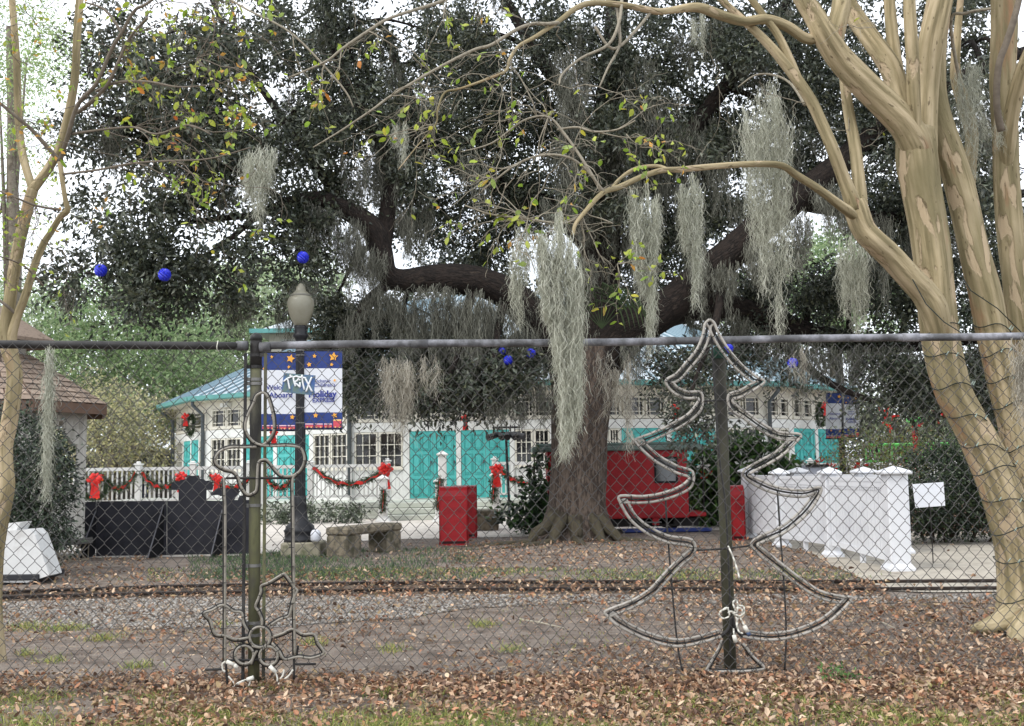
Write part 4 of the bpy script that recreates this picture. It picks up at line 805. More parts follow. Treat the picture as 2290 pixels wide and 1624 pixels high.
mb = MB(); mb.tube([Vector((a.x, a.y, 0)), Vector((a.x, a.y, 3.6))], .07, 10); mb.build('shaft', M_iron, lp2, True); mb = MB(); mb.lathe([(.2,0),(.2,.1),(.14,.2),(.1,.5),(.08,.6)], (a.x, a.y, 0), 14); mb.build('base', M_iron, lp2, True)
banner(1846, 1881, 880, 981, 23.9, 'left half of the small far navy and white banner by the pavilion end', 'l'); banner(1887, 1921, 884, 978, 23.9, 'right half of the small far navy and white banner, farther from the pavilion', 'r')
# ================================================================== BENCH, BINS, BOARDS
M_bench = mat('aged_concrete', (108,99,84), (130,121,104), (88,82,70), (74,74,56), scale=7, detail=8, rough=.95, bump=.4, bscale=60)
def gpos(x, y): return G(x, y)
bn = thing('bench', G(812, 1235), 'low concrete bench on two block legs beside the lamp post', 'bench')
a, b = Vector((XA(772,15.7), 15.75, 0)), Vector((XA(858,16.6), 16.6, 0)); t = (b-a).normalized(); Mx = Matrix((t, Vector((-t.y, t.x, 0)), Vector((0,0,1)))).transposed().to_4x4(); Mx.translation = a; ln = (b-a).length
mb = MB(); mb.bbox(-.24, ln+.22, -.2, .2, .31, .43, .03, Mx); mb.build('seat', M_bench, bn)
for u in (-.04, ln+.02): mb = MB(); mb.bbox(u-.19, u+.18, -.185, .185, -.05, .31, .02, Mx); mb.build('leg', M_bench, bn)
M_bin = mat('red_bin_paint', (142,24,30), (156,30,35), (124,18,25), scale=3, rough=.45, bump=.05); M_binin = mat('bin_dark', (46,14,16), rough=.7)
def bin_(x, y, wpx, hpx, label, dd=.38, extra=0):
    g = G(x, y); t = thing('litter_bin', g, label, 'bin', 'red litter bins'); d_ = g.y; w_ = wpx*d_/FPX; h = hpx*d_/FPX; x0, x1 = g.x-w_/2, g.x+w_/2
    prof = [(0,0),(0,h-.16),(.02,h-.07),(.07,h-.015),(.14,h),(dd-.14,h),(dd-.07,h-.015),(dd-.02,h-.07),(dd,h-.16),(dd,0)]; ins = .03
    mb = MB(); outer = [(p_[0], p_[1]) for p_ in prof]; inner = [(min(max(p_[0], ins), dd-ins), min(p_[1], h-ins)) for p_ in prof]; n = len(prof); vs = []
    for X_ in (x0, x1): vs += [(X_, d_+p_[0], p_[1]) for p_ in outer] + [(X_, d_+p_[0], p_[1]) for p_ in inner]
    fs = []
    for i in range(n-1): fs += [(i, i+1, 2*n+i+1, 2*n+i), (n+i, 3*n+i, 3*n+i+1, n+i+1), (i, n+i, n+i+1, i+1), (2*n+i, 2*n+i+1, 3*n+i+1, 3*n+i)]
    mb.add(vs, fs); mb.build('shell', M_bin, t)
    mb = MB(); mb.box(x0+.07, x1-.07, d_+.035, d_+dd-.035, .02, h-.2); mb.build('liner', M_binin, t)
    mb = MB(); mb.box(x0+.012, x1-.012, d_-.008, d_-.0005, h-.22, h-.2); mb.build('front_seam', M_bin, t)
    for X_ in (x0+.004, x1-.004): mb = MB(); mb.tube([Vector((X_, d_-.004, .01)), Vector((X_, d_-.004, h-.16)), Vector((X_, d_+.02, h-.065)), Vector((X_, d_+.07, h-.01)), Vector((X_, d_+.14, h+.003)), Vector((X_, d_+dd-.12, h+.003)), Vector((X_, d_+dd-.02, h-.07)), Vector((X_, d_+dd+.002, .01))], .009, 6); mb.build('rim', M_bin, t, True)
    mb = MB(); mb.box(x0+.03, x1-.03, d_-.006, d_-.0004, .03, .07); mb.build('kick_plate', M_binin, t)
bin_(1014, 1220, 62, 130, 'red litter bin with rolled top standing on the leaves beside the oak'); bin_(1040, 1204, 50, 116, 'second red litter bin close behind the front one')
bin_(1652, 1209, 30, 121, 'tall narrow red bin half hidden by the ramp railing')
M_blk = mat('black_plywood', (36,36,42), (46,46,52), (28,28,34), scale=2, rough=.7); bz = lambda x, y: (151.35+.18635*x, 998.9+.18635*y)
def board(poly, d_, label, brace, edge):
    pts = [P(*bz(*q_), d_) for q_ in poly]; zb = min(p_.z for p_ in pts)
    for p_ in pts:
        if p_.z < .12: p_.z = .008
    t = thing('plywood_cutout', (pts[0].x, d_, 0), label, 'cutout board', 'black plywood boards standing on the plaza'); mb = MB(); mb.prism(pts, (0, .02, 0)); mb.build('board', M_blk, t)
    if brace:
        x_ = P(*bz(*brace), d_).x; zt = P(*bz(*brace), d_).z; mb = MB(); mb.prism([(x_-.01, d_-.002, .01), (x_-.01, d_-.002, zt), (x_-.01, d_-edge, .01)], (.02, 0, 0)); mb.build('brace', mat('black_brace', (20,20,24), rough=.7), t)
        mb = MB(); mb.tube([Vector((x_, d_-.01, zt)), Vector((x_, d_-edge, .012))], .011, 6); mb.build('brace_edge', mat('grey_edge', (92,92,96)), t)  # slanting edge of the brace drawn as a lighter grey line
board([(118,662),(335,660),(335,1225),(112,1225)], 16.45, 'narrow black plywood board next to the gazebo', (336,780), .62)
board([(342,656),(1185,650),(1185,1225),(342,1225)], 16.47, 'widest black plywood board with slanting brace', (1150,700), .68)
board([(1192,652),(1330,650),(1330,522),(1245,520),(1240,440),(1280,415),(1335,418),(1350,398),(1425,390),(1420,355),(1445,340),(1490,352),(1530,345),(1570,345),(1580,385),(1630,390),(1650,410),(1690,405),(1735,430),(1742,480),(1735,520),(1662,522),(1660,648),(1862,652),(1862,1225),(1192,1225)], 16.5, 'tall black cutout board with locomotive outline seen from behind', (1855,760), .6)
board([(1870,600),(1800,580),(1720,585),(1710,560),(1790,500),(1850,495),(1880,505),(2050,500),(2055,560),(2020,590),(1995,640),(2040,640),(2060,590),(2110,585),(2140,640),(2192,640),(2192,1225),(1870,1225)], 16.48, 'black cutout board with curved top beside the fence post', None, 0)
# white barrier at the left edge
wb = thing('white_barrier', G(40, 1308), 'white moulded plastic shell standing on a dark base at the left edge', 'barrier'); g = G(40, 1308); k = g.y/FPX
M_wpl = mat('white_moulded_plastic', (206,206,204), (216,216,214), (190,188,184), scale=4, rough=.5)
pp = lambda x, y, dd=0: P(x, y, g.y+dd)
lo = [(-80,1300),(108,1288)]; mb = MB(); fr = [pp(-80,1302), pp(60,1303), pp(110,1287), pp(104,1268), pp(78,1196), pp(66,1184), pp(0,1188), pp(-80,1200)]
bk = [Vector((p_.x, p_.y+.35, p_.z)) for p_ in fr]; n = len(fr); mb.add(fr+bk, [tuple(range(n)), tuple(range(2*n-1, n-1, -1))]+[(i, i+n, (i+1)%n+n, (i+1)%n) for i in range(n)]); mb.build('shell', M_wpl, wb)
mb = MB(); f2 = [pp(2,1190,.05), pp(36,1186,.05), pp(46,1168,.05), pp(20,1170,.05), pp(4,1178,.05)]; mb.prism(f2, (0, .3, 0)); mb.build('handle_hump', M_wpl, wb)
mb = MB(); q0, q1 = pp(-90,1306), pp(88,1306); mb.bbox(q0.x, q1.x, g.y-.02, g.y+.7, .05, .12, .01); mb.build('base', mat('dark_plastic', (48,48,52), rough=.6), wb)
for u in (.1, .45, .8): mb = MB(); xx = q0.x+(q1.x-q0.x)*u; mb.box(xx, xx+.12, g.y+.02, g.y+.6, 0, .052); mb.build('foot', MATS['dark_plastic'], wb)

# ================================================================== GAZEBO
M_shing = mat('brown_shingle', (138,121,108), (152,135,120), (118,102,90), scale=14, rough=.9, bump=.3, orand=.22); M_fas = mat('brown_fascia', (102,82,70), (116,94,80), scale=6, rough=.8); M_gw = mat('grey_white_wood', (184,181,172), (198,195,187), (164,161,152), scale=5, rough=.7, bump=.1)
gc = Vector((XA(-34, 15.9), 15.9, 0)); gz_ = thing('gazebo', gc, 'white gazebo with brown shingled roof and lattice skirt at the left edge', 'gazebo')
def ring(r, z, n=8, off=0): return [gc+Vector((r*math.cos(2*math.pi*(k+off)/n), r*math.sin(2*math.pi*(k+off)/n), z)) for k in range(n)]
RE, ZEV, RT, ZT = 1.78, 2.26, .62, 3.02
e0, e1 = ring(RE, ZEV), ring(RT, ZT)
for k in range(8):
    a0, a1, b0, b1 = e0[k], e0[(k+1)%8], e1[k], e1[(k+1)%8]; mb = MB(); mb.prism([a0, a1, b1, b0], (0,0,-.05)); mb.build('roof_deck', M_fas, gz_)
    mb = MB(); n_ = ((a0+a1)/2-gc-Vector((0,0,ZEV))).normalized(); mb.prism([a0+n_*.005, a1+n_*.005, a1+n_*.005-Vector((0,0,.14)), a0+n_*.005-Vector((0,0,.14))], -n_*.03); mb.build('fascia', M_fas, gz_)
    if k in (0, 7, 6, 5, 1):
        nr = 9; nn = ((a1-a0).cross(b0-a0)).normalized(); nn = nn if nn.z > 0 else -nn
        for r in range(nr):
            u0, u1 = r/nr, min(1, (r+1.25)/nr); L0, L1 = a0.lerp(b0, u0), a1.lerp(b1, u0); T0, T1 = a0.lerp(b0, u1), a1.lerp(b1, u1); m_ = max(2, int((L1-L0).length/.2)); s_ = .5*(r % 2)/m_
            cuts = [0]+[min(1, max(0, (i+.5*(r % 2))/m_)) for i in range(1, m_)]+[1]
            for i in range(len(cuts)-1):
                c0, c1 = cuts[i]+.01, cuts[i+1]-.01; lift = rng.uniform(.0, .006); mb = MB()
                mb.prism([L0.lerp(L1, c0)+nn*(.022+lift), L0.lerp(L1, c1)+nn*(.022+lift), T0.lerp(T1, c1)+nn*.006, T0.lerp(T1, c0)+nn*.006], -nn*.006); mb.build('shingle', M_shing, gz_)
c0, c1 = ring(.55, 2.9), ring(.55, 3.3)
for k in range(8): mb = MB(); mb.prism([c0[k], c0[(k+1)%8], c1[(k+1)%8], c1[k]], (gc-c0[k]).normalized()*.02); mb.build('cupola_wall', M_gw, gz_)
e0, e1 = ring(.98, 3.24), ring(.03, 3.85)
for k in range(8): mb = MB(); mb.prism([e0[k], e0[(k+1)%8], e1[(k+1)%8], e1[k]], (0,0,-.05)); mb.build('cupola_roof', M_shing, gz_)
po = ring(1.42, 0)
for k in range(8):
    a, b = po[k], po[(k+1)%8]; mb = MB(); mb.bbox(a.x-.055, a.x+.055, a.y-.055, a.y+.055, .3, 2.2, .008); mb.build('post', M_gw, gz_); t = (b-a).normalized(); n_ = Vector((-t.y, t.x, 0))
    mb = MB(); mb.prism([a+Vector((0,0,2.02)), b+Vector((0,0,2.02)), b+Vector((0,0,2.2)), a+Vector((0,0,2.2))], n_*.03); mb.build('frieze', M_gw, gz_)
    for s0, s1, q_ in ((a, t, 1), (b, -t, -1)):
        mb = MB(); arc = [s0 + s1*(.06+.3*math.sin(u))+Vector((0,0,2.0-.34*math.cos(u)+.02)) for u in np.linspace(0, math.pi/2, 7)]; mb.prism([s0+s1*.05+Vector((0,0,2.02))]+arc, n_*.03); mb.build('bracket', M_gw, gz_)
    for j in range(6): c = a.lerp(b, (j+1)/7); mb = MB(); mb.bbox(c.x-.014, c.x+.014, c.y-.014, c.y+.014, 1.9, 2.02, .003); mb.build('spindle', M_gw, gz_)
    if k in (5, 6, 7, 0):
        for j in range(9):
            u0, u1 = a.lerp(b, j/9+.003), a.lerp(b, (j+1)/9-.003); mb = MB(); mb.prism([u0+Vector((0,0,.34)), u1+Vector((0,0,.34)), u1+Vector((0,0,1.05)), u0+Vector((0,0,1.05))], n_*.02); mb.build('wall_board', M_gw, gz_)
        mb = MB(); mb.prism([a+Vector((0,0,1.05))-n_*.04, b+Vector((0,0,1.05))-n_*.04, b+Vector((0,0,1.1))-n_*.04, a+Vector((0,0,1.1))-n_*.04], n_*.1); mb.build('wall_rail', M_gw, gz_)
mb = MB(); f0 = ring(1.62, .24); mb.prism(f0, (0,0,.07)); mb.build('floor', mat('dark_deck', (76,74,72), (96,94,90), scale=6), gz_)
M_lat = mat('lattice_wood', (128,120,106), (148,138,122), scale=8, rough=.9); fr = ring(1.56, 0)
for k in (5, 6, 7, 0):
    a, b = fr[k], fr[(k+1)%8]; t = (b-a).normalized(); ln = (b-a).length; n_ = Vector((-t.y, t.x, 0)); h = .235
    for s_ in (1, -1):
        for j in range(-2, int(ln/.1)+1):
            u = j*.1; x0, x1 = (u, u+h) if s_ > 0 else (u+h, u); 
            if max(x0, x1) > ln or min(x0, x1) < 0: continue
            mb = MB(); p0, p1 = a+t*x0, a+t*x1+Vector((0,0,h)); w_ = Vector((0,0,.022)); mb.prism([p0, p1, p1+t*.03, p0+t*.03], n_*(.008 if s_ > 0 else -.008)); mb.build('lattice_slat', M_lat, gz_)
    mb = MB(); mb.prism([a-n_*.012, b-n_*.012, b-n_*.012+Vector((0,0,.03)), a-n_*.012+Vector((0,0,.03))], n_*.02); mb.build('lattice_rail', M_lat, gz_)

# ================================================================== RED CABOOSE
M_cab = mat('red_caboose_paint', (154,26,33), (166,32,38), (138,20,28), scale=2.5, rough=.5, bump=.05); M_und = mat('dark_underframe', (28,26,26), (44,40,38), scale=8, rough=.8); M_croof = mat('grey_green_roof', (112,128,122), (126,142,134), scale=4, rough=.6)
cdp = 20.4; cb_ = thing('caboose', (XA(1380,cdp), cdp, 0), 'small red caboose with grey-green roof parked behind the oak', 'railway carriage'); X_ = lambda x: XA(x, cdp); Z_ = lambda x, y: ZA(x, y, cdp)
zr, zb = Z_(1400,1008), Z_(1400,1160)
mb = MB(); mb.bbox(X_(1224), X_(1537), cdp, cdp+1.25, zb, zr, .01); body = mb.build('body', M_cab, cb_)
for k in range(9): xx = X_(1228)+(X_(1533)-X_(1228))*k/9; mb = MB(); mb.box(xx+.004, xx+(X_(1533)-X_(1228))/9-.004, cdp-.012, cdp-.001, zb+.03, zr-.03); mb.build('side_board', M_cab, body)
mb = MB(); mb.bbox(X_(1190), X_(1572), cdp-.1, cdp+1.35, zr, zr+.1, .02); mb.bbox(X_(1200), X_(1562), cdp+.15, cdp+1.1, zr+.1, zr+.16, .02); mb.build('roof', M_croof, cb_)
wx0, wx1, wz0, wz1 = X_(1462), X_(1514), Z_(1490,1080), Z_(1490,1022); mb = MB(); f = .035
for q_ in ((wx0,wx1,wz0,wz0+f),(wx0,wx1,wz1-f,wz1),(wx0,wx0+f,wz0+f,wz1-f),(wx1-f,wx1,wz0+f,wz1-f)): mb.box(q_[0], q_[1], cdp-.03, cdp-.012, q_[2], q_[3])
wn = mb.build('window', mat('window_rubber', (34,34,36)), cb_); mb = MB(); mb.box(wx0+f, wx1-f, cdp-.02, cdp-.014, wz0+f, wz1-f); mb.build('pane', mat('grey_glass', (88,92,94), (70,74,76), scale=3, rough=.05, spec=.8), wn)
mb = MB(); cc_ = Vector((X_(1487), cdp-.012, Z_(1487,1096))); mb.tube([cc_, cc_+Vector((0,-.02,0))], .035, 12); mb.build('lamp_ring', M_band, cb_); mb = MB(); cc_ = Vector((X_(1378), cdp-.012, Z_(1378,1133))); mb.tube([cc_+Vector((.05*math.cos(t_), -.01, .05*math.sin(t_))) for t_ in np.linspace(0, 6.28, 15)[:-1]], .006, 5, close=True); mb.build('grab_ring', M_band, cb_)
mb = MB(); mb.box(X_(1410), X_(1500), cdp-.022, cdp-.012, Z_(1450,1118), Z_(1450,1112)); mb.build('trim', M_cab, cb_)
for xa_, xb_ in ((1193,1224),(1537,1576)):
    mb = MB(); mb.bbox(X_(xa_), X_(xb_), cdp+.02, cdp+1.2, zb+.02, zb+.1, .01); pf = mb.build('platform', M_cab, cb_)
    for xx in (xa_+2, xb_-4):
        mb = MB(); mb.tube([Vector((X_(xx), cdp+.06, zb+.1)), Vector((X_(xx), cdp+.06, zr if xx in (1195, 1572) else zb+.5))], .014, 6); mb.build('rail_post', M_und, pf)
mb = MB(); mb.box(X_(1240), X_(1560), cdp+.1, cdp+1.1, zb-.16, zb); mb.build('underframe', M_und, cb_)
for xx in (1265,1320,1440,1500):
    for yy in (.18, .95): mb = MB(); c_ = Vector((X_(xx), cdp+yy, .17)); mb.tube([c_, c_+Vector((0,.07,0))], .15, 16); wl = mb.build('wheel', M_und, cb_); mb = MB(); mb.tube([c_-Vector((0,.01,0)), c_], .05, 10); mb.build('hub', M_band, wl)
for xx in (1288, 1470): mb = MB(); mb.box(X_(xx-34), X_(xx+34), cdp+.1, cdp+.16, .14, .26); mb.build('bogie_frame', M_und, cb_)
mb = MB(); mb.bbox(X_(1455), X_(1470), cdp-.02, cdp+.1, .12, zb, .01); mb.build('step_hanger', M_cab, cb_)
mb = MB(); mb.box(X_(1440), X_(1475), cdp-.05, cdp+.08, .17, .19); mb.build('step_tread', M_band, cb_)
mb = MB(); mb.bbox(X_(1385), X_(1580), cdp-.35, cdp-.1, .012, .075, .01); tag(mb.build('blue_beam', mat('blue_paint', (36,52,110), (46,60,116), scale=6, rough=.6)), 'low blue beam lying on the ground in front of the caboose', 'beam')

# ================================================================== WHITE RAMP RAILING
M_vin = mat('white_vinyl', (212,213,216), (218,219,222), (204,205,209), scale=2, rough=.4)
def vpost(t, x, y, zt, wd=.13, skirt=True):
    g = G(x, y); mb = MB(); h = wd; mb.bbox(g.x-h, g.x+h, g.y-h, g.y+h, .0, zt-.09, .012); po_ = mb.build('post', M_vin, t)
    mb = MB(); mb.bbox(g.x-h-.05, g.x+h+.05, g.y-h-.05, g.y+h+.05, zt-.09, zt-.05, .012); e = h+.035; mb.add([(g.x-e,g.y-e,zt-.05),(g.x+e,g.y-e,zt-.05),(g.x+e,g.y+e,zt-.05),(g.x-e,g.y+e,zt-.05),(g.x,g.y,zt+.01)], [(0,1,4),(1,2,4),(2,3,4),(3,0,4)]); mb.build('cap', M_vin, po_)
    if skirt:
        mb = MB(); e = h+.035; mb.add([(g.x-e,g.y-e,.01),(g.x+e,g.y-e,.01),(g.x+e,g.y+e,.01),(g.x-e,g.y+e,.01),(g.x-e,g.y-e,.04),(g.x+e,g.y-e,.04),(g.x+e,g.y+e,.04),(g.x-e,g.y+e,.04),(g.x-h,g.y-h,.09),(g.x+h,g.y-h,.09),(g.x+h,g.y+h,.09),(g.x-h,g.y+h,.09)], [(0,1,5,4),(1,2,6,5),(2,3,7,6),(3,0,4,7),(4,5,9,8),(5,6,10,9),(6,7,11,10),(7,4,8,11)]); mb.build('skirt', M_vin, po_)
    return g
def vpanel(t, a, b, zb0, zb1, zt=1.06):
    a, b = a.copy(), b.copy(); tt = (b-a).normalized(); a += tt*.09; b -= tt*.09; n_ = Vector((-tt.y, tt.x, 0)); ln = (b-a).length
    def bar(z0, z1, hw, nm, y=0):
        mb = MB(); mb.prism([a+n_*hw+Vector((0,0,z0[0])), b+n_*hw+Vector((0,0,z0[1])), b+n_*hw+Vector((0,0,z1[1])), a+n_*hw+Vector((0,0,z1[0]))], -n_*2*hw); mb.build(nm, M_vin, t)
    bar((zt-.05,)*2, (zt,)*2, .055, 'top_rail'); bar((zt-.115,)*2, (zt-.052,)*2, .05, 'upper_rail'); bar((zb0, zb1), (zb0+.07, zb1+.07), .045, 'bottom_rail')
    k = int(ln/.055)
    for j in range(k):
        u0, u1 = j/k+.0012/ln, (j+1)/k-.0012/ln; z0_, z1_ = zb0+.07+(zb1-zb0)*u0, zb0+.07+(zb1-zb0)*u1; mb = MB(); p0, p1 = a.lerp(b, u0), a.lerp(b, u1); o_ = n_*(.034+.004*(j % 2))
        mb.prism([p0+o_+Vector((0,0,z0_)), p1+o_+Vector((0,0,z1_)), p1+o_+Vector((0,0,zt-.115)), p0+o_+Vector((0,0,zt-.115))], -n_*.03); mb.build('panel_board', M_vin, t)
        c = a.lerp(b, (j+.5)/k)-n_*0; mb = MB(); mb.prism([c+n_*.05-tt*.012+Vector((0,0,zt-.15)), c+n_*.05+tt*.012+Vector((0,0,zt-.15)), c+n_*.05+tt*.012+Vector((0,0,zt-.1155)), c+n_*.05-tt*.012+Vector((0,0,zt-.1155))], -n_*.1); mb.build('dentil', M_vin, t)
rr = thing('ramp_railing', G(1860, 1245), 'long white panelled ramp railing with capped square posts', 'railing')
g1, g2, g3, g4 = vpost(rr, 2008, 1277, 1.19, .115), vpost(rr, 1862, 1246, 1.18, .085), vpost(rr, 1748, 1224, 1.17, .085), vpost(rr, 1676, 1204, 1.19, .095)
vpanel(rr, g1, g2, .1, .16); vpanel(rr, g2, g3, .16, .14); vpanel(rr, g3, g4, .14, .12)
for gA, gB in ((g1, g2), (g2, g3)): c = gA.lerp(gB, .5); mb = MB(); mb.bbox(c.x-.03, c.x+.03, c.y-.03, c.y+.03, 0, .16, .005); mb.build('support_block', M_vin, rr)
rq = thing('ramp_railing', G(1990, 1225), 'second white ramp railing standing just behind the first', 'railing')
h1, h2, h3 = vpost(rq, 2012, 1238, 1.17, .12), vpost(rq, 1938, 1222, 1.17, .11), vpost(rq, 1790, 1200, 1.17, .11)
vpanel(rq, h1, h2, .12, .12); vpanel(rq, h2, h3, .12, .12)
# grey utility box, blank sign, light stand, far things
bxg = thing('utility_box', P(1830, 1150, 19), 'small grey box on a stand behind the ramp railing', 'box'); a = P(1803,1078,19); b = P(1850,1040,19)
mb = MB(); mb.bbox(a.x, b.x, 19, 19.3, a.z-.3, b.z, .01); mb.build('cabinet', mat('grey_box', (150,152,162), (164,166,174), scale=4), bxg); mb = MB(); mb.box(a.x-.01, b.x+.01, 18.96, 18.995, b.z-.03, b.z+.015); mb.build('rim', M_und, bxg); mb = MB(); mb.tube([Vector(((a.x+b.x)/2, 19.15, 0)), Vector(((a.x+b.x)/2, 19.15, a.z-.3))], .03, 8); mb.build('stand', M_und, bxg)
bs = thing('blank_sign', P(2076, 1135, 13.2), 'blank white sign board tilted in front of the dark hedge', 'sign'); q_ = [P(*c, 13.2) for c in ((2040,1083),(2109,1078),(2113,1131),(2047,1136))]
mb = MB(); mb.prism(q_, (0,.012,0)); mb.build('panel', M_bw, bs); mb = MB(); c = P(2078,1100,13.22); mb.tube([Vector((c.x, 13.225, 0)), Vector((c.x, 13.225, c.z))], .007, 6); mb.build('stake', M_und, bs)
ls = thing('lighting_stand', (XA(1134,23.5), 23.5, 0), 'black stage lighting stand with a bar of spot lamps left of the oak', 'light stand'); lxx = lambda x: XA(x, 23.5); lz = lambda y: ZA(1134, y, 23.5)
mb = MB(); mb.tube([Vector((lxx(1138), 23.5, .05)), Vector((lxx(1132), 23.5, lz(972)))], .028, 8); mb.build('pole', M_iron, ls)
for a_ in (0, 2.1, 4.2): mb = MB(); mb.tube([Vector((lxx(1137), 23.5, .55)), Vector((lxx(1137)+.6*math.cos(a_), 23.5+.6*math.sin(a_), .02))], .018, 6); mb.build('leg', M_iron, ls)
mb = MB()
for y in (956, 968): mb.tube([Vector((lxx(1102), 23.45, lz(y))), Vector((lxx(1164), 23.45, lz(y)))], .022, 6)
for k in range(7): xx = 1104+k*9.6; mb.tube([Vector((lxx(xx), 23.45, lz(950))), Vector((lxx(xx), 23.45, lz(970)))], .014, 5)
mb.build('truss', M_iron, ls)
for xx, ax in ((1104,-.25),(1120,.1),(1135,.0),(1148,.1),(1160,.25)): mb = MB(); c = Vector((lxx(xx), 23.42, lz(974))); mb.tube([c-Vector((ax*.5,0,-.03)), c+Vector((ax*.5,-.16,-.05))], [.06,.075], 10); mb.build('spot_lamp', M_iron, ls)
cp = thing('concrete_plinth', (XA(1100,21.5), 21.5, 0), 'low grey concrete plinth at the foot of the porch by the bin', 'plinth'); mb = MB(); mb.bbox(XA(1062,21.5), XA(1112,21.5), 21.5, 22.3, 0, ZA(1080,1142,21.5), .02); mb.build('block', M_bench, cp)
# green railing with red post, far right
M_grn = mat('light_green_paint', (96,190,92), (112,200,104), scale=4, rough=.5); gr = thing('green_railing', (XA(2020,38), 38, 0), 'light green metal railing far beyond the hedge', 'railing'); zt, zb = ZA(2020,994,38), ZA(2020,1032,38)
for z in (zt, zb): mb = MB(); mb.tube([Vector((XA(1935,38), 38, z)), Vector((XA(2130,38), 38, z))], .05, 6); mb.build('rail', M_grn, gr)
bm_ = MB(); bm_.tube([Vector((0,0,zb)), Vector((0,0,zt))], .025, 5); bmesh_ = bm_.mesh('baluster', M_grn)
for k in range(20): o = link('baluster', bmesh_, gr); o.location = (XA(1937+k*9.8, 38), 38, 0)
rs = thing('red_sign_post', (XA(2050,36), 36, 0), 'red post with a flat green top beside the green railing', 'post'); mb = MB(); mb.tube([Vector((XA(2050,36), 36, 0)), Vector((XA(2049,36), 36, ZA(2050,952,36)))], .09, 8); mb.build('post', mat('red_paint', (170,40,48), rough=.5), rs); mb = MB(); mb.bbox(XA(2038,36), XA(2066,36), 35.7, 36.3, ZA(2050,945,36), ZA(2050,934,36), .03); mb.build('top', M_grn, rs)
mb = MB(); mb.bbox(XA(1930,44), XA(1960,44), 44, 46, 0, ZA(1945,900,44), .02); tag(mb.build('far_panel', mat('pale_blue_panel', (150,180,190))), 'pale blue panel standing beside the pavilion end', 'panel') if False else None
# ================================================================== LIVE OAK
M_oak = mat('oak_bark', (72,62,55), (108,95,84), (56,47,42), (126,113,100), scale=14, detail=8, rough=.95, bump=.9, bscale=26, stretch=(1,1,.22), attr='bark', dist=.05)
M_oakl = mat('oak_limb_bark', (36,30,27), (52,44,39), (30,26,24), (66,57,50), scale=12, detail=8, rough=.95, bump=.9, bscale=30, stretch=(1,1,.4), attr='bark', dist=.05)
M_oleaf = mat('oak_leaf', vcol=True, rough=.38, spec=.6, transl=.28)
D0 = 18.6; oak = thing('live_oak', G(1290, 1203), 'huge spreading live oak with thick dark trunk and long mossy limbs', 'tree')
# trunk: lobed column with root flare
mb = MB(); n = 40; rowsT = [(1222,130,1285),(1212,112,1286),(1202,94,1288),(1190,82,1289),(1170,73,1290),(1140,67,1290),(1100,63.5,1291),(1050,62,1293),(1000,62,1295),(950,64,1297),(900,68,1302),(860,74,1306),(825,80,1308),(795,84,1308),(765,80,1306)]
sp = spline(rowsT, 3); vs = []
for i, (y, r, x) in enumerate(sp):
    c = P(x, y, D0); R_ = r*D0/FPX; fl = max(0, (y-1120)/100)
    if y > 1204: c.z = -.05-(y-1204)*.004
    for k in range(n):
        th = 2*math.pi*k/n; lob = 1 + fl*.34*mnoise.noise((math.cos(th)*1.7+4, math.sin(th)*1.7, .3)) + .07*mnoise.noise((math.cos(th)*2.2, math.sin(th)*2.2, y*.008)) + .03*mnoise.noise((math.cos(th)*6, math.sin(th)*6, y*.02))
        vs.append(c + Vector((math.cos(th)*R_*lob, math.sin(th)*R_*lob*.9, 0))); mb.bark[len(vs)-1] = (math.cos(th)*R_, math.sin(th)*R_, c.z)
mb.add(vs, [(i*n+k, i*n+(k+1)%n, (i+1)*n+(k+1)%n, (i+1)*n+k) for i in range(len(sp)-1) for k in range(n)]); mb.build('trunk', M_oak, oak, True)
M_root = mat('mossy_root', (74,66,57), (84,78,62), (60,53,46), scale=14, detail=8, rough=.95, bump=.9, bscale=30, dist=.04, stretch=(1,1,.3), attr='bark')
for pts in ([(1240,1140,18.25,20),(1215,1175,17.95,16),(1160,1198,17.7,11),(1080,1212,17.4,7),(1010,1226,17.2,3)], [(1255,1150,18.2,20),(1235,1190,17.8,14),(1180,1213,17.2,9),(1110,1232,16.6,5)], [(1285,1150,18.15,20),(1290,1190,17.95,16),(1300,1212,17.6,9),(1310,1230,17.2,4)], [(1340,1150,18.3,20),(1375,1188,18.1,13),(1440,1204,18.0,7),(1500,1210,17.9,3)], [(1322,1150,18.25,18),(1345,1195,17.9,11),(1375,1216,17.4,5)]):
    mb = MB(); sp2 = spline(pts, 5); c = []
    for q_ in sp2:
        v = P(q_[0], q_[1], q_[2]); v.z = max(v.z, -.02) if q_[1] < 1190 else .0+q_[3]*.004; c.append(v)
    mb.tube([v-Vector((0,0,.02+.25*q_[3]*q_[2]/FPX)) for v, q_ in zip(c, sp2)], [.8*q_[3]*q_[2]/FPX for q_ in sp2], 12, flute=.3, seed=pts[0][0]); mb.build('root', M_root, oak, True)
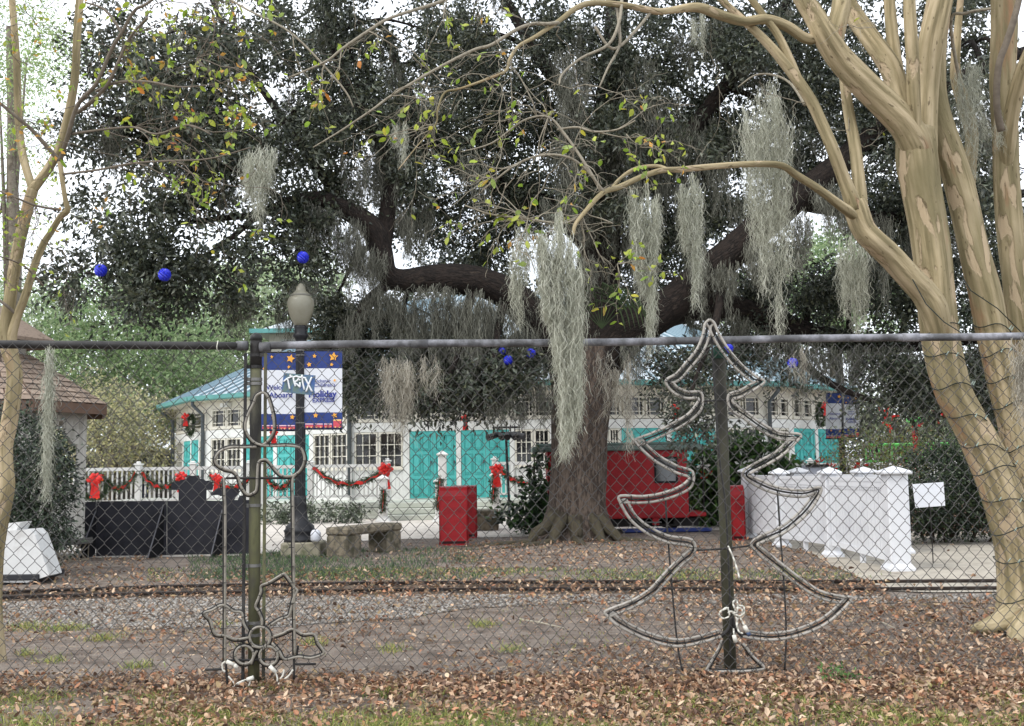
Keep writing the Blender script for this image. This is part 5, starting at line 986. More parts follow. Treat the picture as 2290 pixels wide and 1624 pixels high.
LIMBS = [
 [(1285,800,18.5,62),(1240,755,18.4,50),(1190,705,18.2,42),(1130,655,18.0,38),(1060,628,17.8,34),(980,622,17.6,31),(900,628,17.5,27),(862,610,17.4,27),(850,560,17.4,26),(830,510,17.3,25),(780,475,17.2,22),(730,450,17.1,19),(690,443,17.0,15),(640,455,16.9,12),(580,478,16.8,9),(500,488,16.7,7),(400,500,16.6,5)],
 [(1318,800,18.8,72),(1328,700,18.9,58),(1338,600,19.0,48),(1345,480,19.1,42),(1352,350,19.2,37),(1362,220,19.3,32),(1372,100,19.4,28),(1380,-40,19.5,24),(1390,-300,19.6,18)],
 [(1335,810,18.5,58),(1400,745,18.4,48),(1470,700,18.2,43),(1550,640,18.0,40),(1620,580,17.8,38),(1690,515,17.6,36),(1770,450,17.5,33),(1850,390,17.4,30),(1940,310,17.3,25),(2050,230,17.2,20),(2200,150,17.1,15),(2400,80,17,10)],
 [(1345,800,18.9,50),(1430,730,19.2,40),(1520,690,19.4,36),(1610,685,19.6,33),(1700,710,19.8,30),(1800,745,20.0,26),(1900,765,20.1,22),(2010,772,20.2,17),(2130,765,20.3,12),(2300,740,20.4,8)],
 [(850,575,17.4,22),(862,500,17.6,20),(870,420,17.8,18),(850,330,18.0,16),(800,240,18.1,14),(760,150,18.2,12),(735,50,18.3,10),(720,-80,18.4,8)],
 [(1340,560,19.1,34),(1240,470,19.5,28),(1130,420,20.0,24),(1040,380,20.4,20),(960,300,20.8,16),(900,180,21,12),(860,60,21.2,8)],
 [(1345,480,19.0,30),(1430,420,18.8,26),(1520,330,18.6,22),(1600,220,18.5,18),(1680,120,18.4,14),(1760,0,18.3,10)],
 [(1770,450,17.6,20),(1880,470,18.0,18),(2000,490,18.4,16),(2120,470,18.8,13),(2300,430,19.2,9)],
 [(1352,350,19.2,26),(1280,230,19.6,20),(1200,120,20,16),(1130,0,20.4,12)],
 [(640,455,16.9,9),(560,400,16.6,8),(450,350,16.4,6),(330,290,16.2,5),(200,250,16,3)], [(780,475,17.2,12),(690,350,17.4,11),(600,220,17.6,9),(520,100,17.8,7),(460,-30,18,5)],
 [(580,478,16.8,7),(480,560,16.5,6),(380,600,16.2,5),(280,620,16.0,4),(190,610,15.8,2.5)], [(690,443,17,8),(670,520,16.8,5),(668,580,16.7,3),(672,625,16.6,1.5)],
 [(1060,628,17.8,12),(1040,720,17.6,9),(1020,800,17.4,7),(990,870,17.2,5),(950,930,17.1,3)], [(1130,655,18,12),(1110,760,17.6,8),(1100,850,17.4,5)], [(1700,710,19.8,14),(1780,800,19.4,10),(1860,860,19,8),(1960,900,18.6,5)], [(1620,580,17.8,12),(1600,720,17.4,8),(1560,830,17.2,5),(1540,900,17,3)]]
allpts = []
for i, pts in enumerate(LIMBS):
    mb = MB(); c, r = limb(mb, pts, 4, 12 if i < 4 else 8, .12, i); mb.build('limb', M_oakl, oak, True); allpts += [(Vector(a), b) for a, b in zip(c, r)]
# crown: x, y, rx, ry, depth, depth radius, twigs
BL = [(310,110,190,140,16.5,1.8,480),(420,250,200,130,16.5,1.6,560),(330,330,170,80,16.3,1.4,300),(560,80,170,130,17.4,1.8,520),(560,330,150,90,16.9,1.4,320),(760,110,150,140,18.4,2,480),(820,250,140,120,18.6,2,420),(1000,110,170,140,19,2.2,560),(1010,300,150,120,19.2,2,480),(1130,250,120,120,19.4,2,380),(1120,430,130,90,19.8,1.8,340),(960,470,90,70,19.4,1.4,180),(1230,120,120,160,19.8,2,360),(1270,330,90,110,20.2,1.4,220),(1440,150,130,170,19.4,2,420),(1560,120,150,150,18.8,2,440),(1480,330,110,130,19.6,1.8,320),(1600,300,110,110,18.8,1.6,260),(1720,130,150,160,18.4,2,420),(1870,150,140,170,18,2,400),(1750,330,120,90,18.6,1.5,220),(2000,250,150,170,18,2,440),(2150,150,170,200,17.8,2,520),(2180,400,150,150,18.4,2,460),(2010,470,120,90,18.8,1.6,260),(2250,620,110,140,19,1.8,320),(2060,640,120,100,19.4,1.6,320),(1900,600,110,80,20.5,1.5,220),
 (170,300,80,80,16.2,1.2,90),(200,460,60,40,16.2,1,50),(330,470,110,40,16.4,1,110),(420,400,120,60,16.6,1.2,200),(500,540,90,30,16.5,1,90),(380,570,110,45,16.2,1,170),(250,570,90,50,16,1,150),(160,610,60,40,15.9,.8,70),(330,640,90,35,16.2,.9,100),(450,620,80,40,16.3,.9,90),(540,640,45,50,16.5,.7,50),(290,690,40,25,16.1,.5,25),(400,695,50,20,16.2,.5,22),(668,560,30,40,16.8,.4,60),(660,620,20,28,16.7,.3,30),(672,500,40,35,16.9,.5,55),
 (640,460,70,40,17,.7,100),(730,420,70,60,17.4,.9,130),(900,400,90,70,18.4,1.4,170),(690,280,110,90,17.6,1.4,260),(1620,460,90,70,18.8,1.2,160),(1500,520,80,80,19.6,1.3,160),(1740,560,70,60,19.4,1.2,110),(1420,560,60,70,19.8,1,110),(1080,560,70,40,19.6,1,90),
 (740,690,60,60,20.6,1,200),(775,770,60,80,20.6,1,260),(735,790,45,80,20.8,1,150),(790,850,45,50,20.4,.8,80),(820,720,60,50,20.6,1.2,150),(900,760,90,80,20.4,1.3,260),(1000,800,100,90,18.8,1.2,300),(1100,800,90,90,18.6,1.2,260),(950,850,80,55,17.4,.8,120),(1060,860,90,50,17.6,.8,130),(1150,840,60,50,18,.8,70),(830,840,55,50,18.6,.9,80),(1180,770,60,60,19.2,.9,90),(900,820,70,50,18.2,.8,90),(780,800,60,80,20.6,1,160),
 (1560,820,55,60,17.6,.8,90),(1540,900,50,50,17.2,.6,55),(1490,820,50,50,18.4,.8,50),(1640,790,50,30,19,.9,40),(1590,940,30,30,17.1,.5,22),(1780,830,40,20,19,.8,16),(2000,830,80,60,18.6,1,120),(2050,880,80,50,18.4,.9,110),(1960,900,50,30,18.4,.8,30),(2120,820,100,80,19,1,200),(1700,750,110,30,19.8,.8,90),(1900,760,110,40,20,.9,120),(1430,660,60,60,19.8,1,90),(1680,640,80,60,20,1.1,130),(1800,660,90,60,20.2,1.1,150),(2230,830,90,90,19.4,1,170),
 (1330,130,90,120,17.9,.7,160),(1360,300,80,110,18,.7,130),(1300,420,70,80,18.2,.7,80),(1380,470,60,70,18.2,.7,70),(900,250,160,160,23,1.4,260),(1080,160,160,140,23,1.4,260),(1180,380,140,130,23,1.4,230),(1420,300,150,180,23,1.4,300),(1600,250,150,170,23,1.4,290),(1560,480,130,120,23,1.4,220),(1780,280,140,170,23,1.4,260),(1950,350,140,150,23,1.4,250),(2120,500,150,150,23,1.4,260),(1450,620,130,80,23,1.2,170),(1000,560,120,70,23,1.2,110),(1700,620,130,70,23,1.2,170),(2430,250,150,230,18,2,260),(2450,560,140,150,18.5,2,200),(2440,800,110,100,19,1,130),(700,-330,800,120,18.5,3,500),(1700,-330,800,120,18.5,3,500),(700,-120,700,130,18.5,3,900),(1700,-120,700,130,18.5,3,900)]
O = []; Dv = []; mbb = MB()
for bi, (x, y, rx, ry, d_, rd, k) in enumerate(BL):
    if y > -60: rx, ry = max(rx-32, 14), max(ry-28, 12)
    k = int(k*(.6 if y < 450 else .7)*(.78 if x < 580 else 1)); nc = max(3, k//14); sc_ = inball(nc, .05); b = sc_[rng.integers(0, nc, k)]; o = np.array([list(P(x+q_[0]*rx, y-q_[2]*ry, d_+q_[1]*rd)) for q_ in b]) + inball(k)*np.array([.36, .36, .27]); O.append(o); b = inball(k); dv = b*np.array([1, 1, .5]) + rng.normal(size=(k, 3))*.6; dv[:, 2] -= .25; Dv.append(dv)
    if k > 100 and y > -60:                              # branch from the nearest limb into the clump
        for _ in range(2 if k > 250 else 1):
            c = P(x+rng.uniform(-.4,.4)*rx, y+rng.uniform(-.4,.4)*ry, d_); best = min(allpts, key=lambda q_: (q_[0]-c).length + (0 if q_[1] > .05 else .8)); s_ = best[0]; m_ = s_.lerp(c, .5)+Vector((0,0,.25)); ps = spline([tuple(s_), tuple(m_), tuple(c)], 4)
            mbb.tube([Vector(q_) for q_ in ps], list(np.linspace(min(.07, best[1]*.6), .012, len(ps))), 6)
            for _k in range(3): e_ = Vector(ps[rng.integers(3, len(ps))]); mbb.tube([e_, e_+Vector((rng.uniform(-.5,.5), rng.uniform(-.4,.4), rng.uniform(-.3,.4))), e_+Vector((rng.uniform(-1,1), rng.uniform(-.7,.7), rng.uniform(-.6,.6)))], [.014,.009,.004], 4)
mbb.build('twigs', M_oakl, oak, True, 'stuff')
O = np.concatenate(O); Dv = np.concatenate(Dv)
OAKC = [(60,68,55),(75,83,67),(49,56,46),(92,98,82),(68,74,61),(116,120,104),(88,91,66)]
V, F, Cc = sprays(O, Dv, 20, .5, .09, .11, .046, OAKC, droop=.35); npmesh('crown', V, F, M_oleaf, oak, Cc, kind='stuff')
# palm-like seedling fronds in the oak crotch
pf = thing('fern_tuft', P(1350, 720, 18), 'tuft of palm-like fronds growing in the crotch of the oak', 'fern'); mb = MB()
for k in range(9):
    a = k/8*2.4+.35; base = P(1345, 735, 17.8); tip = base+Vector((math.cos(a)*.75, -.3+.1*k*.3, math.sin(a)*.75)); mid = base.lerp(tip, .55)+Vector((0,0,.18)); sp3 = spline([tuple(base), tuple(mid), tuple(tip)], 5); mb.tube([Vector(q_) for q_ in sp3], .008, 4)
    for j in range(4, len(sp3)):
        for s_ in (-1, 1): e_ = Vector(sp3[j]); mb.ribbon([e_, e_+Vector((s_*.1*math.sin(a), -.03, -.12*s_*math.cos(a)-.06)), e_+Vector((s_*.2*math.sin(a), -.05, -.24*s_*math.cos(a)-.14))], (.7,.5,.4), [.014,.012,.002])
mb.build('fronds', mat('frond_green', (60,74,48), (74,88,58), scale=6, transl=.2), pf)

# ================================================================== SPANISH MOSS
M_moss = mat('spanish_moss', vcol=True, rough=.95, spec=.1, transl=.25)
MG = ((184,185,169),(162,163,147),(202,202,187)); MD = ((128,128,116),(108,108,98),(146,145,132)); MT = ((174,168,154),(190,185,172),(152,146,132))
far = []
for x, y0, y1, w_, d_ in ((615,40,125,45,17),(600,60,110,30,17),(755,195,330,55,17.4),(790,330,520,45,17.2),(830,320,480,30,17.6),(720,470,560,40,17),(870,300,520,40,17.8),(930,420,600,60,18),(905,470,590,35,17.6),(775,500,690,55,17),(800,540,640,40,17.1),(830,560,640,60,17.1),(735,460,540,25,17),
  (830,640,770,40,17.3),(905,650,870,45,17.4),(955,650,900,70,17.5),(1005,645,940,80,17.6),(1060,645,950,80,17.7),(1110,665,940,70,17.8),(1165,700,900,60,18),(880,640,730,40,17.3),(1040,660,860,60,17.4),(1200,760,930,50,18),(780,690,800,40,17.3),(860,640,720,40,17.3),
  (1280,60,310,70,18),(1310,30,200,50,18.2),(1275,300,480,80,18),(1245,430,520,60,17.6),(1300,420,560,70,18.2),(1400,150,420,70,18.4),(1450,280,480,80,18.3),(1500,330,560,70,18.2),(1590,40,150,35,17.5),(1530,60,180,45,18),(1680,120,240,60,18),(1560,560,700,40,17.6),(1620,580,720,50,17.5),(1690,520,660,50,17.3),(1850,400,560,60,17.2),(1790,460,620,40,17.3),(1890,390,540,40,17.2),(1960,470,700,50,17.6),(1420,740,880,50,18),(1560,690,800,45,18.6),(1640,690,830,60,18.8),(1710,720,870,60,19),(1790,740,890,60,19),(1830,760,900,50,19),(1900,770,880,60,19),(1970,770,860,50,19),(1210,850,960,40,17.8),(2050,500,640,50,18),(2140,480,640,60,18),(1190,620,800,60,18),(2030,770,850,50,19),
  (537,640,760,60,16.8),(641,645,775,45,18.5),(455,300,420,60,16.2),(500,400,480,50,16.4),(1160,880,960,30,17.6),(1115,870,960,50,17.4),(150,640,700,30,16),(1440,560,720,45,18.6),(1380,450,600,60,18.6),(2200,200,420,60,17),(2080,60,200,50,17)):
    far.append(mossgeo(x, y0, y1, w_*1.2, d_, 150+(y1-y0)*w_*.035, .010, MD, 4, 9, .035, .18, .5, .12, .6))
R5 = random.Random(21)
for _ in range(85):
    v, rr_ = R5.choice(allpts); x, y = PX(v)
    if not (-20 < x < 2300 and -60 < y < 780) or (x < 650 and y > 380): continue
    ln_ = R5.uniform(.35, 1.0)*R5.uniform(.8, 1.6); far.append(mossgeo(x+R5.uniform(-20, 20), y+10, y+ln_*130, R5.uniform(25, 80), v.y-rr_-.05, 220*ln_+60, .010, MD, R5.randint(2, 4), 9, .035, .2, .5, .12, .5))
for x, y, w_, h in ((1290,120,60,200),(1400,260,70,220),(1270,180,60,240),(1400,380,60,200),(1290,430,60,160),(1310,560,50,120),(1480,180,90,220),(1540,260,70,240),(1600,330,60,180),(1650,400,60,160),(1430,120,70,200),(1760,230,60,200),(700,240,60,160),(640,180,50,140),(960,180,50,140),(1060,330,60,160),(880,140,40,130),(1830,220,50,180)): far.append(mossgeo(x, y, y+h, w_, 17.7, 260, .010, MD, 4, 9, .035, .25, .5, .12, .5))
V, F, Cc = cat_geo(far); tag(npmesh('hanging_moss', V, F, M_moss, col=Cc, kind='stuff'), 'grey curtains of moss hanging below the oak limbs', 'moss')
near = [((1252,465,1035,92,6.18),2600,MG,'longest pale moss beard hanging over the fence rail in front of the oak trunk',3,.008,.035), ((1160,500,730,45,6.3),260,MG,'thin moss strands hanging just left of the longest beard',3,.006,.05), ((1440,392,800,60,6.62),900,MG,'moss beard on the bent pale branch next to the longest beard',3,.008,.04), ((1540,380,690,50,6.84),700,MG,'moss beard hanging above and just left of the light-up tree top',2,.008,.04),
 ((1712,175,770,118,8.6),1800,MG,'widest moss curtain hanging right of the light-up tree',4,.008,.045), ((1905,520,750,70,8.4),600,MG,'ragged moss hanging below the fork of the pale tree',4,.007,.05), ((575,320,500,75,9.0),520,MG,'pale bushy moss clump in the oak left of the lamp globe',3,.008,.08), ((893,785,990,72,6.33),420,MT,'dry curly moss caught on the fence mesh left of the oak trunk',4,.006,.06), ((960,790,880,34,6.34),90,MT,'small tuft of dry moss on the mesh left of the oak trunk',2,.005,.06),
 ((1350,775,930,40,6.36),70,MT,'few bare moss strands dangling on the mesh beside the oak trunk',3,.006,.06), ((1388,790,1010,36,6.36),220,MT,'slim grey moss strand on the mesh right of the oak trunk',2,.006,.05), ((112,768,1115,26,6.1),330,MG,'long thin moss string hanging on the left fence mesh',1,.006,.05), ((2285,750,960,55,6.36),420,MT,'moss clump hanging on the mesh at the right edge',3,.007,.05), ((1780,770,850,40,6.4),60,MT,'wispy moss just under the rail right of the light-up tree',2,.005,.05),
 ((2160,130,420,55,8.3),420,MG,'moss covering the thin pale stem right of the main trunk',3,.007,.06), ((895,270,360,28,8),120,MG,'tiny moss tuft on a bare twig at upper centre',2,.006,.05), ((1560,20,120,28,8.5),120,MG,'tiny moss tuft below the top branch',2,.006,.05), ((2215,250,330,40,8.3),130,MG,'short moss tuft on the dark vine at right',2,.006,.05)]
for (a, k, cols_, lab, lb_, wd, sd_) in near:
    V, F, Cc = mossgeo(*a, k*1.25, wd*.5, cols_, lb_+(2 if a[3] > 45 else 0), 16, .016, .2, 1.0, sd_*1.1, .34); o = npmesh('spanish_moss', V, F, M_moss, col=Cc); tag(o, lab, 'moss', 'pale moss beards hanging from branches')

# ================================================================== CRAPE MYRTLES
M_crape = crape_mat()
M_twig = mat('twig_bark', (130,122,106), (150,142,126), (104,96,82), scale=20, rough=.9, attr='bark'); M_dtw = mat('dark_twig_bark', (104,95,84), (126,116,103), scale=20, rough=.9, attr='bark')
M_cleaf = mat('autumn_leaf', vcol=True, rough=.5, transl=.35)
def leafmesh(c):
    mb = MB(); pr = [(0,0),(.3,.42),(.62,.44),(.85,.24),(1,0)]; vs = [(0,0,0)]
    for u, v in pr[1:-1]: vs += [(u, -v*.52, .05*v), (u, v*.52, .05*v)]
    vs.append((1,0,-.08)); me = bpy.data.meshes.new('leaf'); me.from_pydata([(a*.056, b*.06, z*.056) for a, b, z in vs], [], [(0,1,2),(1,3,4,2),(3,5,6,4),(5,7,6)])
    me.materials.append(mat('leaf_%d_%d' % (c[0], c[1]), c, (int(c[0]*.86), int(c[1]*.88), int(c[2]*.8)), scale=40, rough=.5, transl=.4, orand=.15)); return me
LEAVES = [leafmesh(c) for c in ((172,190,70),(190,198,92),(146,176,68),(214,204,84),(220,142,70),(206,116,60),(200,170,92),(166,186,108))]
def twigs(starts, th, n, ln, r0, mtw, lf, grav=-.15, nleaf=2, depth=2, cap_=300, seed=1, dirbias=Vector((-.6,0,.1)), extra=None):
    R_ = random.Random(seed); mb = MB(); sites = []
    def grow(p, d, l, r, dep):
        pts = [p.copy()]; k = 6
        for i in range(k):
            d = (d + Vector((R_.gauss(0,.28), R_.gauss(0,.22), R_.gauss(0,.26)+grav*.3))).normalized(); p = p + d*l/k; pts.append(p.copy())
            if dep and R_.random() < .45: grow(p.copy(), (d+Vector((R_.gauss(0,.7), R_.gauss(0,.5), R_.gauss(0,.6)))).normalized(), l*R_.uniform(.35,.6), r*.55, dep-1)
        mb.tube(pts, list(np.linspace(r, max(r*.35, .0011), len(pts))), 4)
        for q_ in pts[2:]:
            if dep < depth or R_.random() < .3: sites.append((q_, d))
    for i in range(n):
        s_ = starts[R_.randrange(len(starts))]; grow(Vector(s_), (dirbias + Vector((R_.gauss(0,.6), R_.gauss(0,.4), R_.gauss(0,.6)))).normalized(), ln*R_.uniform(.5,1.2), r0*R_.uniform(.6,1.1), depth)
    mb.build('twigs', mtw, th, True, 'stuff'); R_.shuffle(sites); out_ = []
    for q_, d in sites[:int(len(sites)*lf)]:
        for j in range(R_.randint(1, nleaf)): out_.append((q_ + Vector((R_.gauss(0,.012),R_.gauss(0,.012),R_.gauss(0,.012))), d))
    R_.shuffle(out_)
    for q_, d in out_[:cap_]:
        me = R_.choices(LEAVES, (6,6,6,2,.6,.3,.6,4))[0]; o = link('leaf', me, th); o.location = q_ ; s_ = R_.uniform(.7, 1.25)
        o.scale = (s_, s_, s_); o.rotation_euler = (R_.uniform(-1.2,1.2), R_.uniform(-.3,1.3), R_.uniform(0,6.28))
    return out_[cap_:]
def extra_leaves(lst, th):
    if not lst: return
    C = np.array([list(a) for a, b in lst]); n = len(C); V, F, Cc = leafgeo(C, rng.normal(size=(n, 3))+np.array([0,0,-.5]), .046*rng.uniform(.7,1.2,n), .024, palette(n, [(172,190,70),(190,198,92),(146,176,68),(158,178,80),(176,186,90),(210,160,80)], .15)); npmesh('leaves', V, F, M_cleaf, th, Cc, kind='stuff')
cr = thing('crape_myrtle', G(2240, 1412), 'large pale smooth-barked crape myrtle with several trunks at the right', 'tree')
CM = [  # trunks and main limbs of the right tree
 [(2304,1450,8.0,90),(2296,1405,8.0,72),(2290,1355,8.0,58),(2286,1300,8.0,50),(2278,1234,8.0,47),(2262,1170,8.0,47),(2242,1110,8.0,46),(2216,1045,8.0,43),(2188,985,8.0,41),(2158,930,8.0,39),(2132,880,8.0,39),(2114,815,8.0,40),(2101,740,8.0,41),(2092,660,8.0,41),(2084,580,8.0,42),(2072,500,8.0,42),(2058,420,8.0,44),(2048,350,8.0,46),(2046,290,8.0,40)],
 [(2330,1250,8.15,40),(2304,1140,8.15,38),(2282,1030,8.15,36),(2262,925,8.15,35),(2242,845,8.15,35),(2222,760,8.15,35),(2204,670,8.15,35),(2184,590,8.15,34),(2164,500,8.2,33),(2142,410,8.2,32),(2118,330,8.2,30),(2095,260,8.2,29),(2083,190,8.2,30),(2084,100,8.2,30),(2098,20,8.2,28),(2112,-80,8.2,26)],
 [(2390,1300,8.5,40),(2360,1150,8.5,38),(2330,1000,8.5,34),(2300,850,8.5,32),(2284,740,8.5,30),(2268,600,8.5,29),(2258,500,8.5,29),(2250,400,8.5,29),(2246,300,8.5,28),(2240,180,8.5,28),(2244,60,8.5,28),(2240,-80,8.5,26)],
 [(2064,420,8.02,14),(2058,380,8.0,30),(2046,325,7.95,37),(2022,280,7.9,35),(1980,235,7.85,34),(1930,188,7.8,33),(1880,134,7.75,31),(1846,84,7.7,28),(1822,40,7.7,25),(1790,-10,7.7,22),(1750,-80,7.7,20)], [(1862,100,7.75,22),(1870,60,7.8,22),(1880,20,7.85,22),(1888,-60,7.9,20)],
 [(2058,440,8.05,20),(2060,380,8.05,32),(2062,340,8.05,34),(2064,268,8.05,32),(2070,180,8.05,30),(2082,90,8.0,29),(2102,0,8.0,28),(2118,-80,8.0,26)], [(2060,480,8.02,4),(2056,420,7.97,9),(2050,350,7.92,13),(2046,290,7.86,15),(2042,220,7.8,16),(2040,134,7.75,15),(2034,40,7.7,14),(2030,-80,7.7,13)],
 [(2056,380,8.15,12),(2044,310,8.25,20),(2014,225,8.4,24),(1992,155,8.5,25),(1946,88,8.6,23),(1900,20,8.7,22),(1860,-60,8.7,20)], [(2010,180,8.6,14),(1995,90,8.7,14),(1985,-40,8.8,12)],
 [(2108,790,7.97,12),(2100,745,7.93,26),(2086,690,7.88,31),(2066,655,7.85,29),(2036,622,7.8,28),(1990,572,7.75,27),(1955,540,7.7,26),(1930,512,7.7,26),(1914,470,7.7,27),(1908,452,7.7,24)], [(1912,470,7.68,20),(1886,400,7.65,15),(1862,336,7.6,14),(1838,280,7.6,13),(1812,225,7.6,13),(1774,168,7.6,12.5),(1733,117,7.6,11),(1696,78,7.6,10),(1660,45,7.6,9),(1612,0,7.6,8),(1560,-50,7.6,7)], [(1790,190,7.62,10),(1764,130,7.6,10),(1738,77,7.6,9),(1706,34,7.6,8),(1676,-6,7.6,8)],
 [(1920,480,7.75,22),(1922,436,7.8,16),(1912,336,7.9,14),(1900,268,8.0,13),(1889,191,8.1,12),(1885,120,8.2,12)],
 [(1915,490,7.68,8),(1900,476,7.62,12),(1878,460,7.55,11),(1828,423,7.4,9.5),(1781,393,7.3,9),(1747,371,7.2,8),(1693,367,7.1,7.5),(1609,371,6.95,7),(1525,379,6.8,7),(1478,382,6.7,6.5),(1434,396,6.6,6),(1384,419,6.5,6.5),(1347,432,6.4,6),(1306,476,6.3,5),(1286,503,6.22,4.5),(1281,526,6.2,4)], [(1500,384,6.76,5),(1470,372,6.8,4.5),(1420,378,6.75,4.5),(1384,402,6.6,4.5),(1364,428,6.5,4)],
 [(1850,70,7.75,8),(1828,84,7.72,13),(1800,86,7.7,12),(1760,60,7.65,12),(1713,44,7.6,12),(1660,48,7.5,11),(1610,34,7.4,11.5),(1559,17,7.3,11),(1500,24,7.2,8),(1467,26,7.1,7.5),(1400,13,7.0,7),(1327,7,6.9,7),(1286,20,6.8,6.5),(1250,47,6.75,5.5),(1199,81,6.7,4.5),(1159,104,6.65,4),(1139,134,6.6,3.5),(1132,158,6.6,3.2),(1098,174,6.55,3),(1031,198,6.5,2.6),(994,208,6.5,2.4),(978,248,6.45,2.2),(974,278,6.45,1.6),(930,330,6.4,1.4),(890,380,6.4,1)],
 [(1250,50,6.75,4.5),(1226,54,6.7,4.5),(1190,54,6.7,4),(1152,68,6.65,4),(1098,101,6.6,3.6),(1055,114,6.6,3.5),(964,161,6.5,3),(874,215,6.45,2.8),(833,245,6.4,2.5),(763,292,6.4,2),(700,330,6.4,1.4)], [(1040,-20,6.7,4),(978,7,6.6,4),(874,40,6.5,3.6),(823,70,6.45,3.6),(763,111,6.4,3),(728,138,6.4,2.6),(644,175,6.4,2)], [(500,-10,6.6,2),(554,23,6.5,2.4),(654,77,6.45,2.4),(762,191,6.4,2.2),(790,240,6.4,1.4)],
 [(1246,290,6.8,2.4),(1290,285,6.7,2.4),(1330,295,6.6,2.4),(1380,290,6.55,2),(1420,270,6.5,1.5)], [(1345,430,6.4,4),(1310,370,6.45,3.6),(1262,300,6.5,3.2),(1225,262,6.5,2.6),(1170,270,6.5,2.2),(1100,320,6.5,1.8),(1030,340,6.5,1.2)], [(1350,430,6.4,4),(1310,380,6.35,3.2),(1270,352,6.3,3),(1215,347,6.3,2.8),(1160,365,6.3,2.6),(1110,400,6.3,2.2),(1080,425,6.3,1.6)],
 [(1300,480,6.3,3),(1260,500,6.3,2.6),(1180,490,6.3,2.4),(1100,480,6.3,2),(1040,460,6.3,1.5)], [(1460,20,7.1,4),(1420,70,7,3.6),(1370,110,6.9,3.4),(1330,60,6.9,3)], [(1390,0,7,4),(1384,50,6.9,3.8),(1360,100,6.85,3.5),(1300,130,6.8,3),(1258,165,6.75,2.6),(1250,190,6.7,2)], [(1378,10,7,3.5),(1386,80,6.9,3.4),(1382,110,6.9,3),(1360,150,6.85,2.6),(1340,195,6.8,1.8)],
 [(1800,235,8.3,4),(1770,190,8.5,3.2),(1735,170,8.6,2.8),(1690,168,8.6,2.2),(1650,195,8.6,1.4)], [(2163,440,8.6,16),(2166,380,8.6,15),(2172,302,8.6,14),(2156,235,8.6,15),(2136,170,8.6,12),(2140,80,8.6,9),(2150,-30,8.6,7)], [(2252,380,8.45,10),(2252,320,8.38,18),(2264,240,8.25,17),(2289,150,8.1,16),(2330,60,8,14)], [(2170,300,8.5,4),(2125,60,8.2,4),(2160,30,8.1,4),(2215,20,8,3.5)]]
for i, pts in enumerate(CM):
    mb = MB(); rm = max(q_[3] for q_ in pts); big = rm > 7.4; limb(mb, pts, 5, 20 if rm > 25 else (12 if big else 6), .10 if big else .06, i+30); mb.build('trunk' if i < 3 else 'branch', M_crape if big or i in (13,14) else M_twig, cr, True)
for pts in ([(2290,1370,7.95,44),(2252,1388,7.85,32),(2215,1400,7.8,20),(2175,1406,7.75,8)], [(2300,1390,7.85,40),(2280,1420,7.65,26),(2262,1444,7.5,10)]):
    mb = MB(); c = []; sp4 = spline(pts, 5)
    for q_ in sp4: v = P(*q_[:3]); v.z = max(.0, min(v.z, .12)); c.append(v)
    mb.tube(c, [q_[3]*q_[2]/FPX for q_ in sp4], 10, flute=.15); mb.build('root', M_crape, cr, True)
mb = MB(); limb(mb, [(2283,-20,7.9,7),(2268,40,7.9,8),(2250,95,7.95,8),(2232,150,8,8),(2228,235,8.1,8),(2238,292,8.2,9)], 5, 8, .1, 77); mb.build('dead_branch', M_dtw, cr, True)
pt = lambda l: [P(*q_) for q_ in l]
st = pt([(1250,60,6.75),(1150,110,6.6),(1098,174,6.55),(1030,198,6.5),(974,278,6.45),(964,161,6.5),(874,215,6.45),(1226,262,6.5),(1310,370,6.45),(1160,365,6.3),(1110,400,6.3),(1300,480,6.3),(1180,490,6.3),(1100,480,6.3),(1330,295,6.6),(1380,290,6.55),(1258,165,6.75),(1340,195,6.8),(1200,260,6.5),(1280,350,6.3),(1330,450,6.3),(1370,500,6.3)])
ex = twigs(st, cr, 62, .55, .0045, M_twig, .06, -.3, 2, 2, 210, 3, Vector((-.25,0,-.05)))
ex += twigs(pt([(874,40,6.5),(823,70,6.45),(763,111,6.4),(728,138,6.4),(654,77,6.45),(762,191,6.4),(790,-20,6.5),(1000,-10,6.6),(1080,-10,6.7)]), cr, 16, .4, .004, M_twig, .22, -.4, 3, 1, 60, 5, Vector((-.2,0,-.2)))
ex += twigs(pt([(1660,50,7.5),(1800,230,7.6),(1610,160,7.4),(1960,60,7.7),(2040,130,7.7),(1930,330,7.9)]), cr, 9, .5, .004, M_twig, .02, -.2, 1, 1, 10, 8, Vector((-.3,0,.1)))
ex += twigs(pt([(1290,520,6.25),(1400,560,6.3),(1380,590,6.3),(1430,330,6.4),(1400,300,6.4)]), cr, 10, .32, .003, M_twig, .35, -.3, 2, 1, 40, 9, Vector((.5,0,-.1)))
cl_ = thing('crape_myrtle', P(5, 1400, 7.4).xy.to_3d(), 'slender crape myrtle with yellow and orange leaves at the left edge', 'tree')
